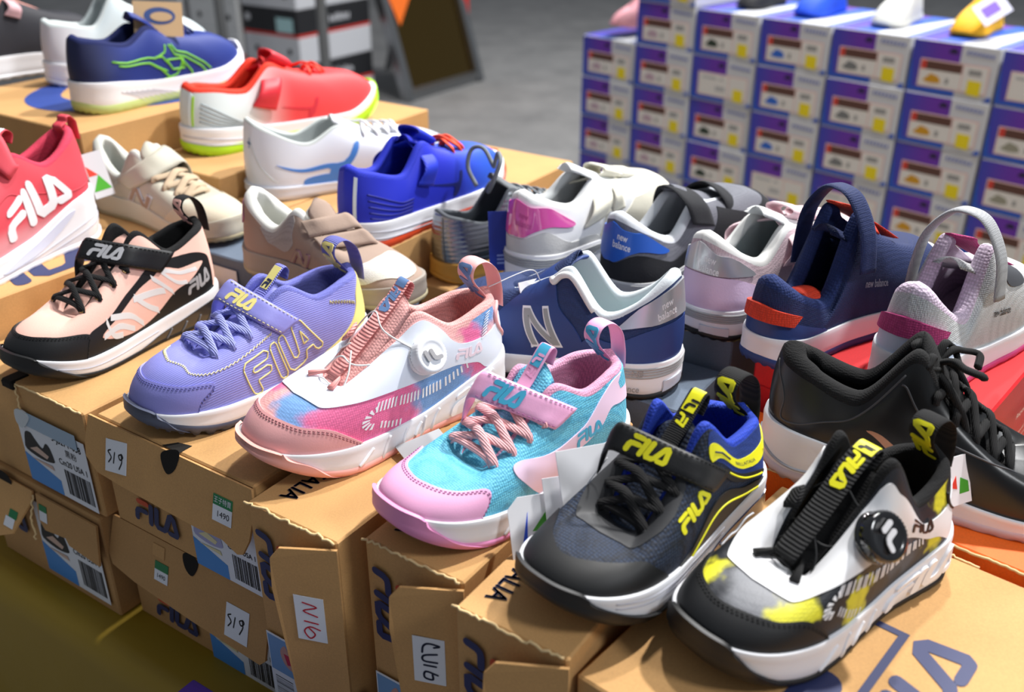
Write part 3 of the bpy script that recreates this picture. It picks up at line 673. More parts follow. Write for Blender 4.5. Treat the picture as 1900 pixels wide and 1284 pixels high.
# boxes standing on their long sides
def standing(a0, la, b0, wb, label, sticker, z1=0., lab=True):
    t = shoebox(a0, la, b0, wb, -.23, z1, KR, label); sf = front(t); h = t[3]
    q_ = ((.008, h-.020), (.008, h-.088), (.036, h-.088), (.036, h-.020)); pr_letters(t, sf, q_)
    fringe(t, [(0, wb, h), (0, 0, h)], seed=int(a0*1000)); 
    flap(t, [(-.001, -.001, h-.004), (-.001, -.0, h-.20), (-.014, .040, h-.20), (-.019, .052, h-.05), (-.018, .051, h-.022), (-.015, .044, h-.012)], KR, name='side_flap')
    text(t, top(t), 'ITALIA', (.043, .070), (-.0165, 0), (0, -.020), INK, .0006, bold=.018)
    if lab:
        l = rect(t, sf, .004, h-.215, .055, h-.125, PAPER, 'size_label', .0002); rect(t, sf, .005, h-.165, .048, h-.127, mat('label_photo_blue', (120, 160, 205), .5), 'picture_background', .0005, .0001, l)
        mb = MB(); overlay(mb, sf, [catmull([(.018, h-.140), (.024, h-.132), (.028, h-.140), (.034, h-.150), (.040, h-.158), (.026, h-.156), (.020, h-.150)], 3, True)], .0001, .0007, .02); mb.build('picture_figure', mat('label_flesh', (196, 150, 140), .6), l)
        mb = MB(); overlay(mb, sf, [[(.022, h-.141), (.028, h-.141), (.032, h-.150), (.025, h-.152)]], .0001, .0009, .02); mb.build('picture_figure', mat('label_magenta', (190, 50, 80), .6), l)
        barcode(t, sf, .008, h-.200, .028, h-.172, l, 5, .0004, True)
    if sticker:
        o = np.array([-.0035, .0, h]); W_ = np.array([-.014, .040, 0]); W_ /= np.linalg.norm(W_); pf = plane((-.0165, .0455, h), tuple(-W_), (0, 0, 1))
        rect(t, pf, .010, -.095, .034, -.052, PAPER, 'number_sticker', .0015)
        mb = MB()
        if sticker == 'N16':
            for P in ([(.017, -.058), (.028, -.061), (.017, -.066), (.028, -.070)], [(.017, -.076), (.028, -.077)], [(.029, -.083), (.021, -.081), (.016, -.086), (.020, -.0925), (.0245, -.088), (.020, -.0825)]): stroke(mb, pf, [(p[0], p[1]) for p in P], .0012, .002)
            mb.build('handwriting', REDP, t[0])
        else:
            for P in ([(.026, -.060), (.030, -.058), (.022, -.057), (.018, -.060), (.017, -.066)], [(.028, -.066), (.018, -.069), (.018, -.074), (.028, -.074)], [(.027, -.078), (.018, -.078)], [(.028, -.086), (.019, -.084), (.018, -.090), (.024, -.091), (.024, -.086)]): stroke(mb, pf, [(p[0], p[1]) for p in P], .0016, .002)
            mb.build('handwriting', mat('blue_black_pen', (24, 34, 66), .6), t[0])
    return t
t = standing(.396, .26, .414, .093, 'brown box on its side with a red handwritten sticker, under the pink tie-dye trainer', 'N16')
mb = MB(); overlay(mb, rside(t), [catmull([(-.0, .052), (.012, .046), (.018, .058), (.014, .074), (.004, .078), (-.0, .07)], 4, True)], .0003, .0015, .02); mb.build('finger_hole', DARKH, t[0])
standing(.412, .25, .314, .090, 'brown box on its side with a black handwritten sticker, under the aqua trainer', 'C406')
t = standing(.391, .262, .219, .088, 'brown box on its side without a sticker, under the navy and yellow trainer', None)
text(t, top(t), 'A ITALIA', (.085, .062), (-.013, 0), (0, -.016), INK, .0008, bold=.015) if False else None
# big box front right
t = shoebox(.361, .270, -.0565, .277, -.23, -.015, KR, 'large brown box with big dark blue printed letters, front right corner', dz=-.13)
sf = top(t); mb = MB(); x0, x1, y0, y1, w_ = .015, .150, .125, .228, .006
def T6(px): return px
overlay(mb, sf, [buf([(.0, .136), (.1675, .136), (.1675, .24)], .0055)], .0003, 0, .03); overlay(mb, sf, [buf([(.05, .163), (.094, .158)], .024, cap=8)], .0003, 0, .03); mb.build('print', INK, t[0])
pr_letters(t, sf, ((.057, .090), (.178, .090), (.178, .129), (.057, .129)), red=False)
fringe(t, [(.270, .25, .2145), (.270, .12, .2145)], 8)
# behind: coral trainer's box, grey boxes, plain boxes
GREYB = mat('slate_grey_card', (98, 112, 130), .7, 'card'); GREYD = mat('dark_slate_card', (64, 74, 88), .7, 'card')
def stack(a0, la, b0, wb, ztp, mats, labels, zb=TZ, lid=None, dz=0., n=None):
    n = n or len(mats); out = []; h = (ztp-zb)/n
    for i in range(n): out.append(shoebox(a0, la, b0, wb, zb+h*i, zb+h*(i+1), mats[i], labels[i], lid=lid[i] if lid else None, dz=dz))
    return out
s_ = stack(.430, .300, .921, .175, .04, [KR2, KR], ['plain brown box at the left edge, below the box carrying the coral red trainer', 'brown box with dark blue lettering under the coral red trainer'])
pr_letters(s_[1], top(s_[1]), ((.0, .008), (.185, .008), (.185, .075), (.0, .075)), red=False)
mb = MB(); overlay(mb, top(s_[1]), [catmull([(.285, .02), (.298, .02), (.298, .05), (.288, .048)], 3, True)], .0003, 0, .02); mb.build('finger_hole', DARKH, s_[1][0])
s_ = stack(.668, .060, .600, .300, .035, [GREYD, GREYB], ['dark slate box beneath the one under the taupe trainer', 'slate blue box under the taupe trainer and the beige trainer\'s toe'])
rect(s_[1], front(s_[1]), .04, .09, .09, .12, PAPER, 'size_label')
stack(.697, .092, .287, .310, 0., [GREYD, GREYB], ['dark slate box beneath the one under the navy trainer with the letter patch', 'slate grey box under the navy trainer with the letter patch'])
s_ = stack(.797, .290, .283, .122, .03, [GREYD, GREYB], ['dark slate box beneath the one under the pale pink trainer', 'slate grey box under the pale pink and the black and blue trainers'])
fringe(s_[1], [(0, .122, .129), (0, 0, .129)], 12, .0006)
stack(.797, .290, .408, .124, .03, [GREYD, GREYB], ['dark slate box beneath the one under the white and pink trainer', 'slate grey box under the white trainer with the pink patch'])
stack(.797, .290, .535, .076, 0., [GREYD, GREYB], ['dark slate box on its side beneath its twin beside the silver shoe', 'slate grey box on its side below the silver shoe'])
stack(.795, .300, .613, .044, 0., [KR2, KR], ['narrow brown box under another narrow one, left of the silver shoe', 'narrow brown box under the silver shoe\'s left edge'])
stack(.735, .420, .667, .190, .05, [KR2, KR], ['brown box beneath the one under the royal blue running shoe', 'brown box under the royal blue running shoe'])
stack(.785, .340, .859, .076, .05, [KR2, KR], ['brown box on its side beneath its twin under the white football boot', 'brown box on its side under the white football boot'])
s_ = stack(.765, .415, .938, .147, .08, [KR2, KR], ['brown box beneath the one under the red running shoe', 'brown box under the red running shoe'])
s_ = stack(.690, .410, 1.090, .320, .13, [KR2, KR2, KR], ['bottom brown box of the stack under the navy running shoe', 'middle brown box of the stack under the navy running shoe', 'brown box with a blue swirl printed on its lid, under the navy running shoe'])
t = s_[2]; mb = MB(); C0 = [(.20, .02), (.12, .05), (.06, .10), (.045, .16), (.07, .22), (.13, .262), (.20, .275), (.15, .235), (.105, .19), (.10, .14), (.125, .09), (.18, .05), (.26, .035), (.33, .03), (.38, .0), (.30, .004)]
overlay(mb, top(t), [catmull(C0, 5, True)], .0003, 0, .03); mb.build('swirl_print', mat('royal_blue_ink', (42, 70, 150), .6), t[0]); text(t, front(t), 'asics', (.215, .035), (.030, 0), (0, .034), mat('dark_brown_ink', (50, 40, 30), .7), .0005, bold=.02)
# orange and red
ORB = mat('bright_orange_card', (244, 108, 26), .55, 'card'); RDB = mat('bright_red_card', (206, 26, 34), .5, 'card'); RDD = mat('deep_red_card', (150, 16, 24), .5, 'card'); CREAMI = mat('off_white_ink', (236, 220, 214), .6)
t = shoebox(.637, .078, -.087, .360, -.23, -.0105, ORB, 'bright orange box under the large black trainer', dz=-.13); fringe(t, [(0, .0, .2185), (0, .360, .2185)], 14, .0006); fringe(t, [(0, .360, .2185), (.078, .360, .2185)], 15, .0006)
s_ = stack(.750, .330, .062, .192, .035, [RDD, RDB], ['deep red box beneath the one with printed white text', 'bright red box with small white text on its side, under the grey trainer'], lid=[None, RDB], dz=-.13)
t = s_[1]; sf = rside(t)
for i, s1 in enumerate(('Recycled', 'Recyclable')): text(t, sf, s1, (.165+.028*(1-i)*2-.02, .075+.010*i), (.0085, 0), (0, .0085), CREAMI)
text(t, sf, '♻', (.172, .082), (.016, 0), (0, .016), CREAMI)
for i, s1 in enumerate(('This package is made of recycled materials. Printed in soy ink.', 'Do not return. Reuse or recycle this box.', 'new balance, inc.')): text(t, sf, s1, (.165, .058-.009*i), (.0052, 0), (0, .0058), CREAMI)
# purple box low in front of the table
PUR = mat('deep_purple_card', (62, 34, 124), .5, 'card')
p0 = shoebox(.196, .170, .402, .170, -.745, -.636, PUR, 'deep purple box with pale letters standing low in front of the table, topmost of its stack', 'shoe_box')
for k in range(1, 5):
    c_ = p0[0].copy(); col.objects.link(c_); c_.location.z += .111*k
    for ch in list(p0[0].children):
        d_ = ch.copy(); col.objects.link(d_); d_.parent = c_
    last = c_
lb = ['bottom', 'second', 'third', 'fourth']; 
allp = [p0[0]]+[o for o in bpy.data.objects if o.name.startswith('shoe_box') and o.get('label', '').startswith('deep purple') and o != p0[0]]
for o in allp:
    k = round((o.location.z+.745)/.111); o['label'] = 'deep purple box with pale letters standing low in front of the table' if k == 4 else 'deep purple box in the low stack before the table, %s from the floor' % lb[k]; o['group'] = 'purple boxes stacked before the table'
    if k == 4: tt = (o, .17, .17, .11); text(tt, top(tt), 'ISO', (.120, .085), (0, -.07), (.07, 0), mat('pale_lilac_ink', (200, 200, 236), .6), .0006, bold=.02)
# ---------------------------------------------------------------- stacks of purple and white boxes at the back
PD = np.array([-.136, .142]); PD /= np.linalg.norm(PD); PRZ = math.atan2(PD[1], PD[0])-math.pi/2      # local y runs up-left along the row, x away
PX = np.array([PD[1], -PD[0]])
WHB = mat('white_card', (206, 208, 214), .55); BLB = mat('blue_card', (30, 84, 190), .5); PUB = mat('purple_blue_card', (104, 44, 168), .5, ramp=(1, .11, .20, (52, 64, 176)))
STK = mat('sticker_cream', (224, 220, 216), .6); BRN = mat('sticker_brown_bar', (92, 58, 50), .6); SRD = mat('sticker_red', (206, 60, 50), .6); YLS = mat('yellow_sticker', (236, 214, 20), .6); SCR = mat('periwinkle_ink', (120, 132, 190), .6); FRM = mat('pale_red_frame', (226, 190, 186), .6); DOM = mat('dark_navy_mark', (26, 20, 60), .6)
BW, BH, BD = .190, .115, .30
def purple_box(kind):
    t = empty('shoe_box', (0, 0, 0), PRZ, 'purple and white box', 'shoe box'); T4 = (t, BD, BW, BH)
    mb = MB(); boxmesh(mb, 0, 0, 0, BD, BW, BH-.001, .0012); mb.build('box_body', WHB, t, smooth=False)
    pf = plane((-.0006, BW, 0), (0, -1, 0), (0, 0, 1)); tp = plane((0, BW, BH-.0008), (0, -1, 0), (1, 0, 0))
    mb = MB(); overlay(mb, pf, [[(.008, .002), (.108, .002), (.108, BH-.003), (.0, BH-.003), (.0, .06)]], .0004, 0, .05); mb.build('printed_panel', PUB, t)
    mb = MB(); overlay(mb, pf, [[(.0, .002), (.012, .002), (.003, .07), (.0, .07)], [(.172, .002), (.1885, .002), (.1885, .012), (.182, .012)]], .0006, 0, .05); overlay(mb, pf, [[(.01, .002), (.108, .002), (.108, .018), (.01, .010)]], .0005, 0, .05); overlay(mb, tp, [[(.045, .002), (.100, .002), (.150, .298), (.100, .298)], [(.1775, .002), (.189, .002), (.189, .298), (.170, .298)]], .0003, .0005, .05); mb.build('printed_stripe', BLB, t)
    mb = MB(); overlay(mb, tp, [[(.0, .002), (.06, .002), (.110, .298), (.0, .298)]], .0003, 0, .05); mb.build('printed_panel', PUB, t)
    mb = MB(); overlay(mb, pf, [[(.092+.010*math.cos(a)*1.0, .092+.010*max(0, math.sin(a))) for a in np.linspace(0, math.pi, 10)]], .0002, .0008, .05); mb.build('printed_mark', DOM, t)
    mb = MB(); r = random.Random(3)
    for k in range(7): x = .120+k*.0088; overlay(mb, pf, [[(x, .094-k*.0004), (x+.006, .094-k*.0004), (x+.0065, .1025-k*.0004), (x+.001, .101-k*.0004)]], .0002, .0004, .05)
    mb.build('printed_mark', SCR, t)
    mb = MB(); overlay(mb, pf, [[(.022, .014), (.176, .014), (.176, .074), (.022, .074)]], .0003, .0006, .05); st = mb.build('size_sticker', FRM, t)
    mb = MB(); overlay(mb, pf, [[(.025, .017), (.117, .017), (.117, .071), (.025, .071)], [(.120, .017), (.173, .017), (.173, .071), (.120, .071)]], .0002, .0009, .05); mb.build('sticker_field', STK, st)
    if kind != 'plain':
        mb = MB(); overlay(mb, pf, [[(.036, .052), (.117, .052), (.117, .071), (.036, .071)]], .0002, .0011, .05); mb.build('sticker_bar', BRN, st)
        mb = MB(); overlay(mb, pf, [[(.025, .052), (.037, .052), (.037, .071), (.025, .071)]], .0002, .0012, .05); mb.build('sticker_square', SRD, st)
        c_ = {'grey': (120, 122, 124), 'yellow': (206, 150, 30), 'blue': (40, 100, 200), 'black': (40, 56, 44), 'pink': (188, 160, 176), 'multi': (150, 148, 132)}[kind]
        mb = MB(); overlay(mb, pf, [catmull([(.034, .028), (.040, .034), (.050, .044), (.058, .042), (.066, .040), (.072, .034), (.072, .026), (.050, .024)], 3, True)], .0002, .0011, .03); mb.build('shoe_picture', mat('picture_'+kind, c_, .6), st)
        for L_ in ([(.084, .026), (.092, .026), (.092, .038), (.084, .038)], [(.132, .052), (.160, .052), (.160, .064), (.132, .064)]): mb = MB(); overlay(mb, pf, [L_], .0002, .0011, .05); mb.build('sticker_print', mat('grey_print_dark', (150, 150, 150), .6), st)
    else:
        for L_ in ([(.034, .058), (.080, .058), (.080, .064), (.034, .064)], [(.090, .058), (.100, .058), (.100, .065), (.090, .065)], [(.078, .030), (.108, .030), (.108, .042), (.078, .042)]): mb = MB(); overlay(mb, pf, [L_], .0002, .0011, .05); mb.build('sticker_print', mat('grey_print_pale', (180, 180, 182), .6), st)
    mb = MB(); overlay(mb, pf, [[(.134, .012), (.163, .010), (.163, .041), (.134, .042)]], .0003, .0014, .05); mb.build('price_sticker', YLS, t)
    return t
KIN = [('multi', 'seventh'), ('yellow', 'sixth'), ('grey', 'fifth'), ('blue', 'fourth'), ('black', 'third'), ('pink', 'second'), ('pink', 'first')]
PROTO = {}; ROW = ['floor level', 'second level', 'third level', 'fourth level', 'fifth level', 'sixth level', 'top level']
for i, (kd, word) in enumerate(KIN):
    rows = 7 if i != 6 else 6
    if i == 5: rows = 8
    ztp = .058 if i != 6 else -.057
    for k in range(rows):
        z = ztp+(.115 if i == 5 else 0)-BH*(rows-k); z0 = -.75
        z = z0+ (z-(ztp+(.115 if i == 5 else 0)-BH*rows)) * 1.0 + (ztp+(.115 if i == 5 else 0)-BH*rows-z0)
        kk = kd
        if (i, rows-k) in ((0, 1), (2, 4), (3, 4), (4, 2)): kk = 'plain'
        if kk not in PROTO: PROTO[kk] = purple_box(kk); c_ = PROTO[kk]
        else:
            src = PROTO[kk]; c_ = src.copy(); col.objects.link(c_)
            for ch in list(src.children):
                d_ = ch.copy(); col.objects.link(d_); d_.parent = c_
                for g_ in list(ch.children): e_ = g_.copy(); col.objects.link(e_); e_.parent = d_
        r = random.Random(i*31+k); jit = r.uniform(-.003, .003)
        P0 = np.array([1.026, 2.104])+PD*(.197*i-BW+.190+jit*.6)-PD*BW+PX*jit
        c_.location = (P0[0], P0[1], z); c_.rotation_euler = (0, 0, PRZ+r.uniform(-.006, .006))
        lev = rows-k
        c_['label'] = 'purple and white box in the %s stack from the left, %s from its top' % (word, ['topmost', 'second', 'third', 'fourth', 'fifth', 'sixth', 'seventh', 'lowest'][lev-1])
        c_['label'] = c_['label'].replace('topmost from its top', 'topmost box'); c_['group'] = 'purple and white shoe boxes in stacks'
# small plinths take up the last centimetres of each stack
# ---------------------------------------------------------------- black and white boxes, rack, mirror at the far left
BKC = mat('black_card', (26, 27, 31), .5); WTC = mat('light_grey_card', (190, 192, 198), .6); RLN = mat('red_line_card', (190, 40, 30), .5); SIL = mat('brushed_steel', (140, 142, 144), .35, metal=.9)
def far_box(x, y, z, la, wb, h, m, label, rz=RZ, red=True, txt=True):
    t = empty('shoe_box', (x, y, z), rz, label, 'shoe box', 'black and grey boxes stacked at the far left'); T4 = (t, la, wb, h)
    mb = MB(); boxmesh(mb, 0, 0, .014 if red else 0, la, wb, h, .003); mb.build('box_body', m, t, smooth=False)
    if red: mb = MB(); boxmesh(mb, .001, .001, 0, la-.001, wb-.001, .014, .001); mb.build('red_edge', RLN, t, smooth=False)
    if txt:
        r = random.Random(int(z*100)); mb = MB(); sf = rside(T4)
        for k in range(9): xx = la*.42+k*.016; hh = r.uniform(.018, .036); overlay(mb, sf, [[(xx, .05), (xx+.010, .05), (xx+.011, .05+hh), (xx+.002, .05+hh)]], .0005, 0, .1)
        mb.build('faded_lettering', WTC, t)
        rect(T4, front(T4), wb*.62, .02, wb*.92, .085, mat('pale_teal_sticker', (160, 196, 200), .6), 'sticker'); mb = MB(); overlay(mb, front(T4), [[(wb*.10+.018*math.cos(a), .075+.018*math.sin(a)) for a in np.linspace(0, 2*math.pi, 12, endpoint=False)]], .0005, 0, .1); mb.build('round_mark', WTC, t)
    else:
        mb = MB(); sf = front(T4)
        for yy in (.22, .82): overlay(mb, sf, [[(wb*yy+.014*math.cos(a), .06+.014*math.sin(a)) for a in np.linspace(0, 2*math.pi, 12, endpoint=False)]], .0005, 0, .1)
        mb.build('air_hole', BARK, t)
    return t
cx, cy, z = -.985, 4.70, -.75
N_ = 0
lvl = ['lowest', 'second', 'third', 'fourth', 'fifth', 'sixth', 'seventh', 'top']
for k in range(8):
    bl = k % 2 == 1
    far_box(cx, cy, z, .50, .36, .125 if bl else .125, BKC if bl else WTC, '%s box, %s in the far stack behind the mirror' % ('black' if bl else 'light grey', lvl[k]), red=bl, txt=bl); z += .1252
z = -.75
for k in range(8): far_box(cx+BV[0]*.39, cy+BV[1]*.39-.02, z, .42, .34, .125, mat('grey_card', (196, 198, 200), .6), 'pale grey box, %s in the leftmost far stack' % lvl[k], red=k % 3 == 2, txt=False); z += .1252
z = -.75
for k in range(8): far_box(cx+BV[0]*.80, cy+BV[1]*.80-.02, z, .42, .34, .125, mat('grey_card', (196, 198, 200), .6), 'grey box, %s in the far stack above the navy trainer' % lvl[k], red=k % 2 == 0, txt=False); z += .1252
t = empty('display_rack', (-.76, 4.10, -.75), RZ, 'grey steel rack uprights before the far boxes', 'rack')
for (x, y) in ((.0, .0), (.02, .62)):
    mb = MB(); tube(mb, [(x, y, 0), (x, y, .7), (x, y, 1.5)], .022, 12); mb.build('upright', SIL, t)
mb = MB(); tube(mb, [(0, 0, .02), (0, .62, .02)], .015, 10, up=(0, 0, 1)); mb.build('rail', SIL, t)
# floor mirror leaning back on its stand
p1 = np.array([-.526, 5.07]); p2 = np.array([-.186, 5.56]); d = (p2-p1)/np.linalg.norm(p2-p1); rz = math.atan2(d[1], d[0]); W_ = float(np.linalg.norm(p2-p1))
t = empty('floor_mirror', (p1[0], p1[1], -.75), rz, 'leaning floor mirror in a grey metal frame with an orange poster corner', 'mirror')
K_ = math.tan(math.radians(17)); H_ = 1.0
Ml = lambda x, z, o=0.: (x, z*K_-o, z)
for a, b_ in (((0, 0), (0, H_)), ((W_, 0), (W_, H_)), ((0, .03), (W_, .03)), ((0, H_), (W_, H_))):
    mb = MB(); bar(mb, Ml(*a), Ml(*b_), .05, .05, (0, 1, .2)); mb.build('frame_bar', SIL, t, smooth=False)
MIR = mat('reflection_tinted_mirror', (120, 96, 52), .06, metal=1)  # brown of the reflected surroundings is put into the mirror's own colour
mb = MB(); mb.add([Ml(.02, .04), Ml(W_-.02, .04), Ml(W_-.02, H_), Ml(.02, H_)], [(0, 1, 2, 3)]); mb.build('mirror_glass', MIR, t, smooth=False)
mb = MB(); mb.add([Ml(-.01, H_, .03), Ml(-.01, .62, .03), Ml(.05, .36, .03), Ml(.30, .60, .03), Ml(.44, H_, .03)], [(0, 1, 2, 3, 4)]); ps = mb.build('poster', mat('orange_poster', (236, 110, 28), .5), t, smooth=False)
mb = MB(); mb.add([Ml(.17+.08*math.cos(a), .62+.08*math.sin(a), .034) for a in np.linspace(0, 2*math.pi, 24, endpoint=False)], [tuple(range(24))]); mb.build('poster_mark', mat('poster_white', (232, 226, 220), .5), ps, smooth=False)
mb = MB(); mb.add([(W_+.00, .10, .20), (W_+.05, .10, .18), (W_+.07, .10, 1.0), (W_-.20, .34, 1.0), (W_+.00, .12, .20), (W_+.05, .12, .18), (W_+.07, .12, 1.0), (W_-.20, .36, 1.0)], [(0, 1, 2, 3), (4, 5, 6, 7), (0, 1, 5, 4), (1, 2, 6, 5), (3, 0, 4, 7)])
mb.build('side_panel', mat('scarlet_panel', (204, 38, 26), .5), t, smooth=False)
mb = MB(); bar(mb, (.05, .62, 0), (.05, .33, H_*.9), .03, .03, (0, 1, 0)); mb.build('rear_leg', SIL, t, smooth=False)
mb = MB(); bar(mb, (W_-.05, .62, 0), (W_-.05, .33, H_*.9), .03, .03, (0, 1, 0)); mb.build('rear_leg', SIL, t, smooth=False)

for o in bpy.data.objects:
    if o.type == 'MESH' and o.name.split('.')[0] not in ('cloth', 'upright', 'rail', 'leg', 'torn_edge', 'crumpled_tape'): o.data.polygons.foreach_set('use_smooth', [False]*len(o.data.polygons))
# ---------------------------------------------------------------- shoe materials
def rubber(n, c, r=.45): return mat(n, c, r)
WHITE = mat('white_foam', (238, 239, 244), .5); BLACKR = mat('black_rubber', (15, 16, 19), .5)
BLK = mat('black_synthetic_leather', (18, 19, 22), .5, 'leather', bump=.12, scale=900)
BLKF = mat('black_mesh_fabric', (14, 14, 16), .95, 'mesh', scale=620, bump=.7)
BLKL = mat('black_cord', (12, 12, 14), .9, 'rib', scale=260, bump=.5); GREYIN = mat('grey_insole', (120, 122, 128), .9)
YEL = mat('neon_yellow_print', (238, 232, 30), .5); NAVYP = mat('navy_print', (34, 42, 78), .6)
SILV = mat('silver_leather', (196, 198, 202), .32, metal=.55); WLEA = mat('white_leather', (232, 233, 236), .45, 'leather', bump=.1, scale=800)
def mirror(L): return [tuple(p) for p in L]+[(-p[0], p[1]) for p in L[::-1] if p[0] > 1]
def cable(s, pts, r=.0022, m=None, name='lace_cord'):
    mb = MB(); tube(mb, catmull([s.pt(p) for p in pts], 8), r, 6); return s.put(mb, name, m)
def disc(mb, c, n, r, h, seg=40, ridge=0., dome=.3):
    c = np.array(c); n = np.array(n)/np.linalg.norm(n); e1 = np.cross(n, (0, 0, 1.)); e1 /= np.linalg.norm(e1); e2 = np.cross(n, e1)
    prof = [(1.0, 0), (1.0, h*.75), (.94, h*.95), (.80, h), (.74, h*.93), (.45, h*(.93+dome*.1)), (0, h*(.95+dome*.12))]; V = []
    for (rr, hh) in prof:
        for k in range(seg):
            a = 2*math.pi*k/seg; q_ = rr*r*(1+(ridge if k % 2 and rr > .9 else 0)); V.append(c+n*hh+(e1*math.cos(a)+e2*math.sin(a))*q_)
    mb.add(V, [(i*seg+k, i*seg+(k+1) % seg, (i+1)*seg+(k+1) % seg, (i+1)*seg+k) for i in range(len(prof)-1) for k in range(seg)])
    return e1, e2, c+n*h*.98
def dial(s, ph, v, m, lm, r=.062, h=.04, which=(1, 2), mark=(90, 90, 95)):
    c = s.up.at([ph], [v], [.004])[0]; n = s.up.at([ph], [v], [.02])[0]-c; n = n/np.linalg.norm(n)+np.array([0, 0, .35]); n /= np.linalg.norm(n)
    mb = MB(); disc(mb, c-n*.006, n, r*1.06, .018); base = s.put(mb, 'dial_base', m)
    mb = MB(); e1, e2, t = disc(mb, c+n*.012, n, r, h, 72, .05); k = s.put(mb, 'dial', m)
    right = s.up.at([ph+3], [v], [0])[0]-s.up.at([ph-3], [v], [0])[0]; right -= n*np.dot(right, n); right /= np.linalg.norm(right); upv = np.cross(n, right)*(1 if s.sign > 0 else -1)
    if upv[2] < 0: upv = -upv
    pl = Surf(lambda a, b: t+np.asarray(a)[..., None]*right+np.asarray(b)[..., None]*upv); 
    if np.dot(np.cross(right, upv), n) < 0: pl.sign = -1
    mb = MB(); L = []
    for st_ in ([(.34, .885), (.74, .885)], [(.115, .115), (.17, .38), (.25, .49), (.36, .52), (.64, .52)]):
        P_ = [((x_-.42)*r*1.15, (y_-.5)*r*1.0) for x_, y_ in st_]
        if which == 'turned': P_ = [(-y_, x_) for x_, y_ in P_]
        L.append(buf(P_, r*.24, cap=7))
    overlay(mb, pl, L, .004, .0035, .02); s.put(mb, 'logo', lm, k)
    return c+n*.02, k
def ticks(s, t1, t2, tip, m, n1=22, n2=5, hw=.05):
    mb = MB(); P = np.array(catmull(t1, 10)); d = np.linspace(0, len(P)-1, n1)
    for i in d:
        p = P[int(i)]; overlay(mb, s.up, [[(p[0]-.55, p[1]+.045), (p[0]+.45, p[1]+.05), (p[0]-.15, p[1]-.045), (p[0]-1.1, p[1]-.045)]], .0015, .0005, .05)
    P = np.array(catmull(t2, 10))
    for i in np.linspace(0, len(P)-1, n2):
        p = P[int(i)]; overlay(mb, s.up, [[(p[0]-.4, p[1]+.035), (p[0]+.5, p[1]+.035), (p[0]+.1, p[1]-.035), (p[0]-.8, p[1]-.035)]], .0015, .0005, .05)
    c = np.array([t1[0][0]+.5, (t1[0][1]+t2[0][1])/2])
    for a in (100, 125, 150, 175, 200, 225, 250):
        a = math.radians(a); u = np.array([math.cos(a)*8.0, math.sin(a)*.115]); wv = np.array([-math.sin(a)*.7, math.cos(a)*.011])
        overlay(mb, s.up, [[tuple(c+u*.5-wv*.5), tuple(c+u-wv*1.3), tuple(c+u+wv*1.3), tuple(c+u*.5+wv*.5)]], .0015, .0005, .05)
    return s.put(mb, 'tick_marks', m)
def outline_logo(s, m, quad, r=.0028, surf=None):
    mb = MB(); sf = surf or s.up
    L = [buf(x, .26, cap=7) for x in LET[:3]]+[buf(LET[3], .24, cap=7)]
    L = [[(-.0, .84), (.02, .9), (.1, 1), (.62, 1), (.72, .9), (.66, .78), (.60, .76), (.26, .76), (.20, .70), (.22, .64), (.30, .62), (.58, .62), (.68, .54), (.64, .42), (.56, .40), (.26, .40), (.24, .36), (.24, .1), (.18, .02), (.06, .02), (.0, .1)],
         [(.80, .92), (.86, 1.0), (.98, 1.0), (1.02, .92), (1.02, .1), (.96, 0), (.84, 0), (.80, .1)],
         [(1.10, .92), (1.16, 1.0), (1.28, 1.0), (1.32, .92), (1.32, .3), (1.40, .24), (1.50, .3), (1.62, .92), (1.70, 1.02), (1.90, 1.02), (1.98, .92), (2.18, .10), (2.12, .02), (2.0, .02), (1.94, .10), (1.92, .22), (1.70, .22), (1.62, .04), (1.50, 0), (1.2, 0), (1.10, .12)],
         [(1.72, .40), (1.80, .74), (1.88, .40)]]
    f = inv_quad(quad)
    for l in L:
        P = [f(x/2.2, y) for x, y in l]; P = densify([(p[0]*sf.sc[0], p[1]*sf.sc[1]) for p in P], .012); P.append(P[0])
        a = np.array([p[0]/sf.sc[0] for p in P]); b = np.array([p[1]/sf.sc[1] for p in P]); tube(mb, sf.at(a, b, np.full(len(a), .0015)), r, 5)
    return s.put(mb, 'logo', m)
def strap_over(s, nf, nb, w, top=.55, topw=.34, far=True, lift=.035, th=.012, m=None, ff=None, fb=None, name='strap', n=8, over=.0):
    """strap from its near end (two corners on the upper) over the tongue to the far side"""
    a0 = top-topw/2; a1 = top+topw/2
    k = .5
    front = [('u', nf[0], nf[1], .012), ('u', nf[0]*.94+2, min(.93, nf[1]+(.95-nf[1])*.6), .022), ('t', a0, .75, lift*.75), ('t', a0, 0, lift), ('t', a0, -.75, lift*.75), ('u', -(ff or nf)[0]*.94-2, min(.9, (ff or nf)[1]+(.95-(ff or nf)[1])*.6), .022), ('u', -(ff or nf)[0], (ff or nf)[1], .010)]
    back = [('u', nb[0], nb[1], .012), ('u', nb[0]*.96+1, min(.93, nb[1]+(.95-nb[1])*.6), .024), ('t', a1, .75, lift*.75), ('t', a1, 0, lift), ('t', a1, -.75, lift*.75), ('u', -(fb or nb)[0]*.96-1, min(.9, (fb or nb)[1]+(.95-(fb or nb)[1])*.6), .024), ('u', -(fb or nb)[0], (fb or nb)[1], .010)]
    return s.band(front, back, th, name, m, n=n)
def flatstrap(s, P, Wd, th, m, name='strap', label=None):
    """strap with straight centre line points P and half-width vectors Wd"""
    fr = [tuple(np.array(p)-np.array(w_)) for p, w_ in zip(P, Wd)]; bk = [tuple(np.array(p)+np.array(w_)) for p, w_ in zip(P, Wd)]
    return s.band(fr, bk, th, name, m, label=label)
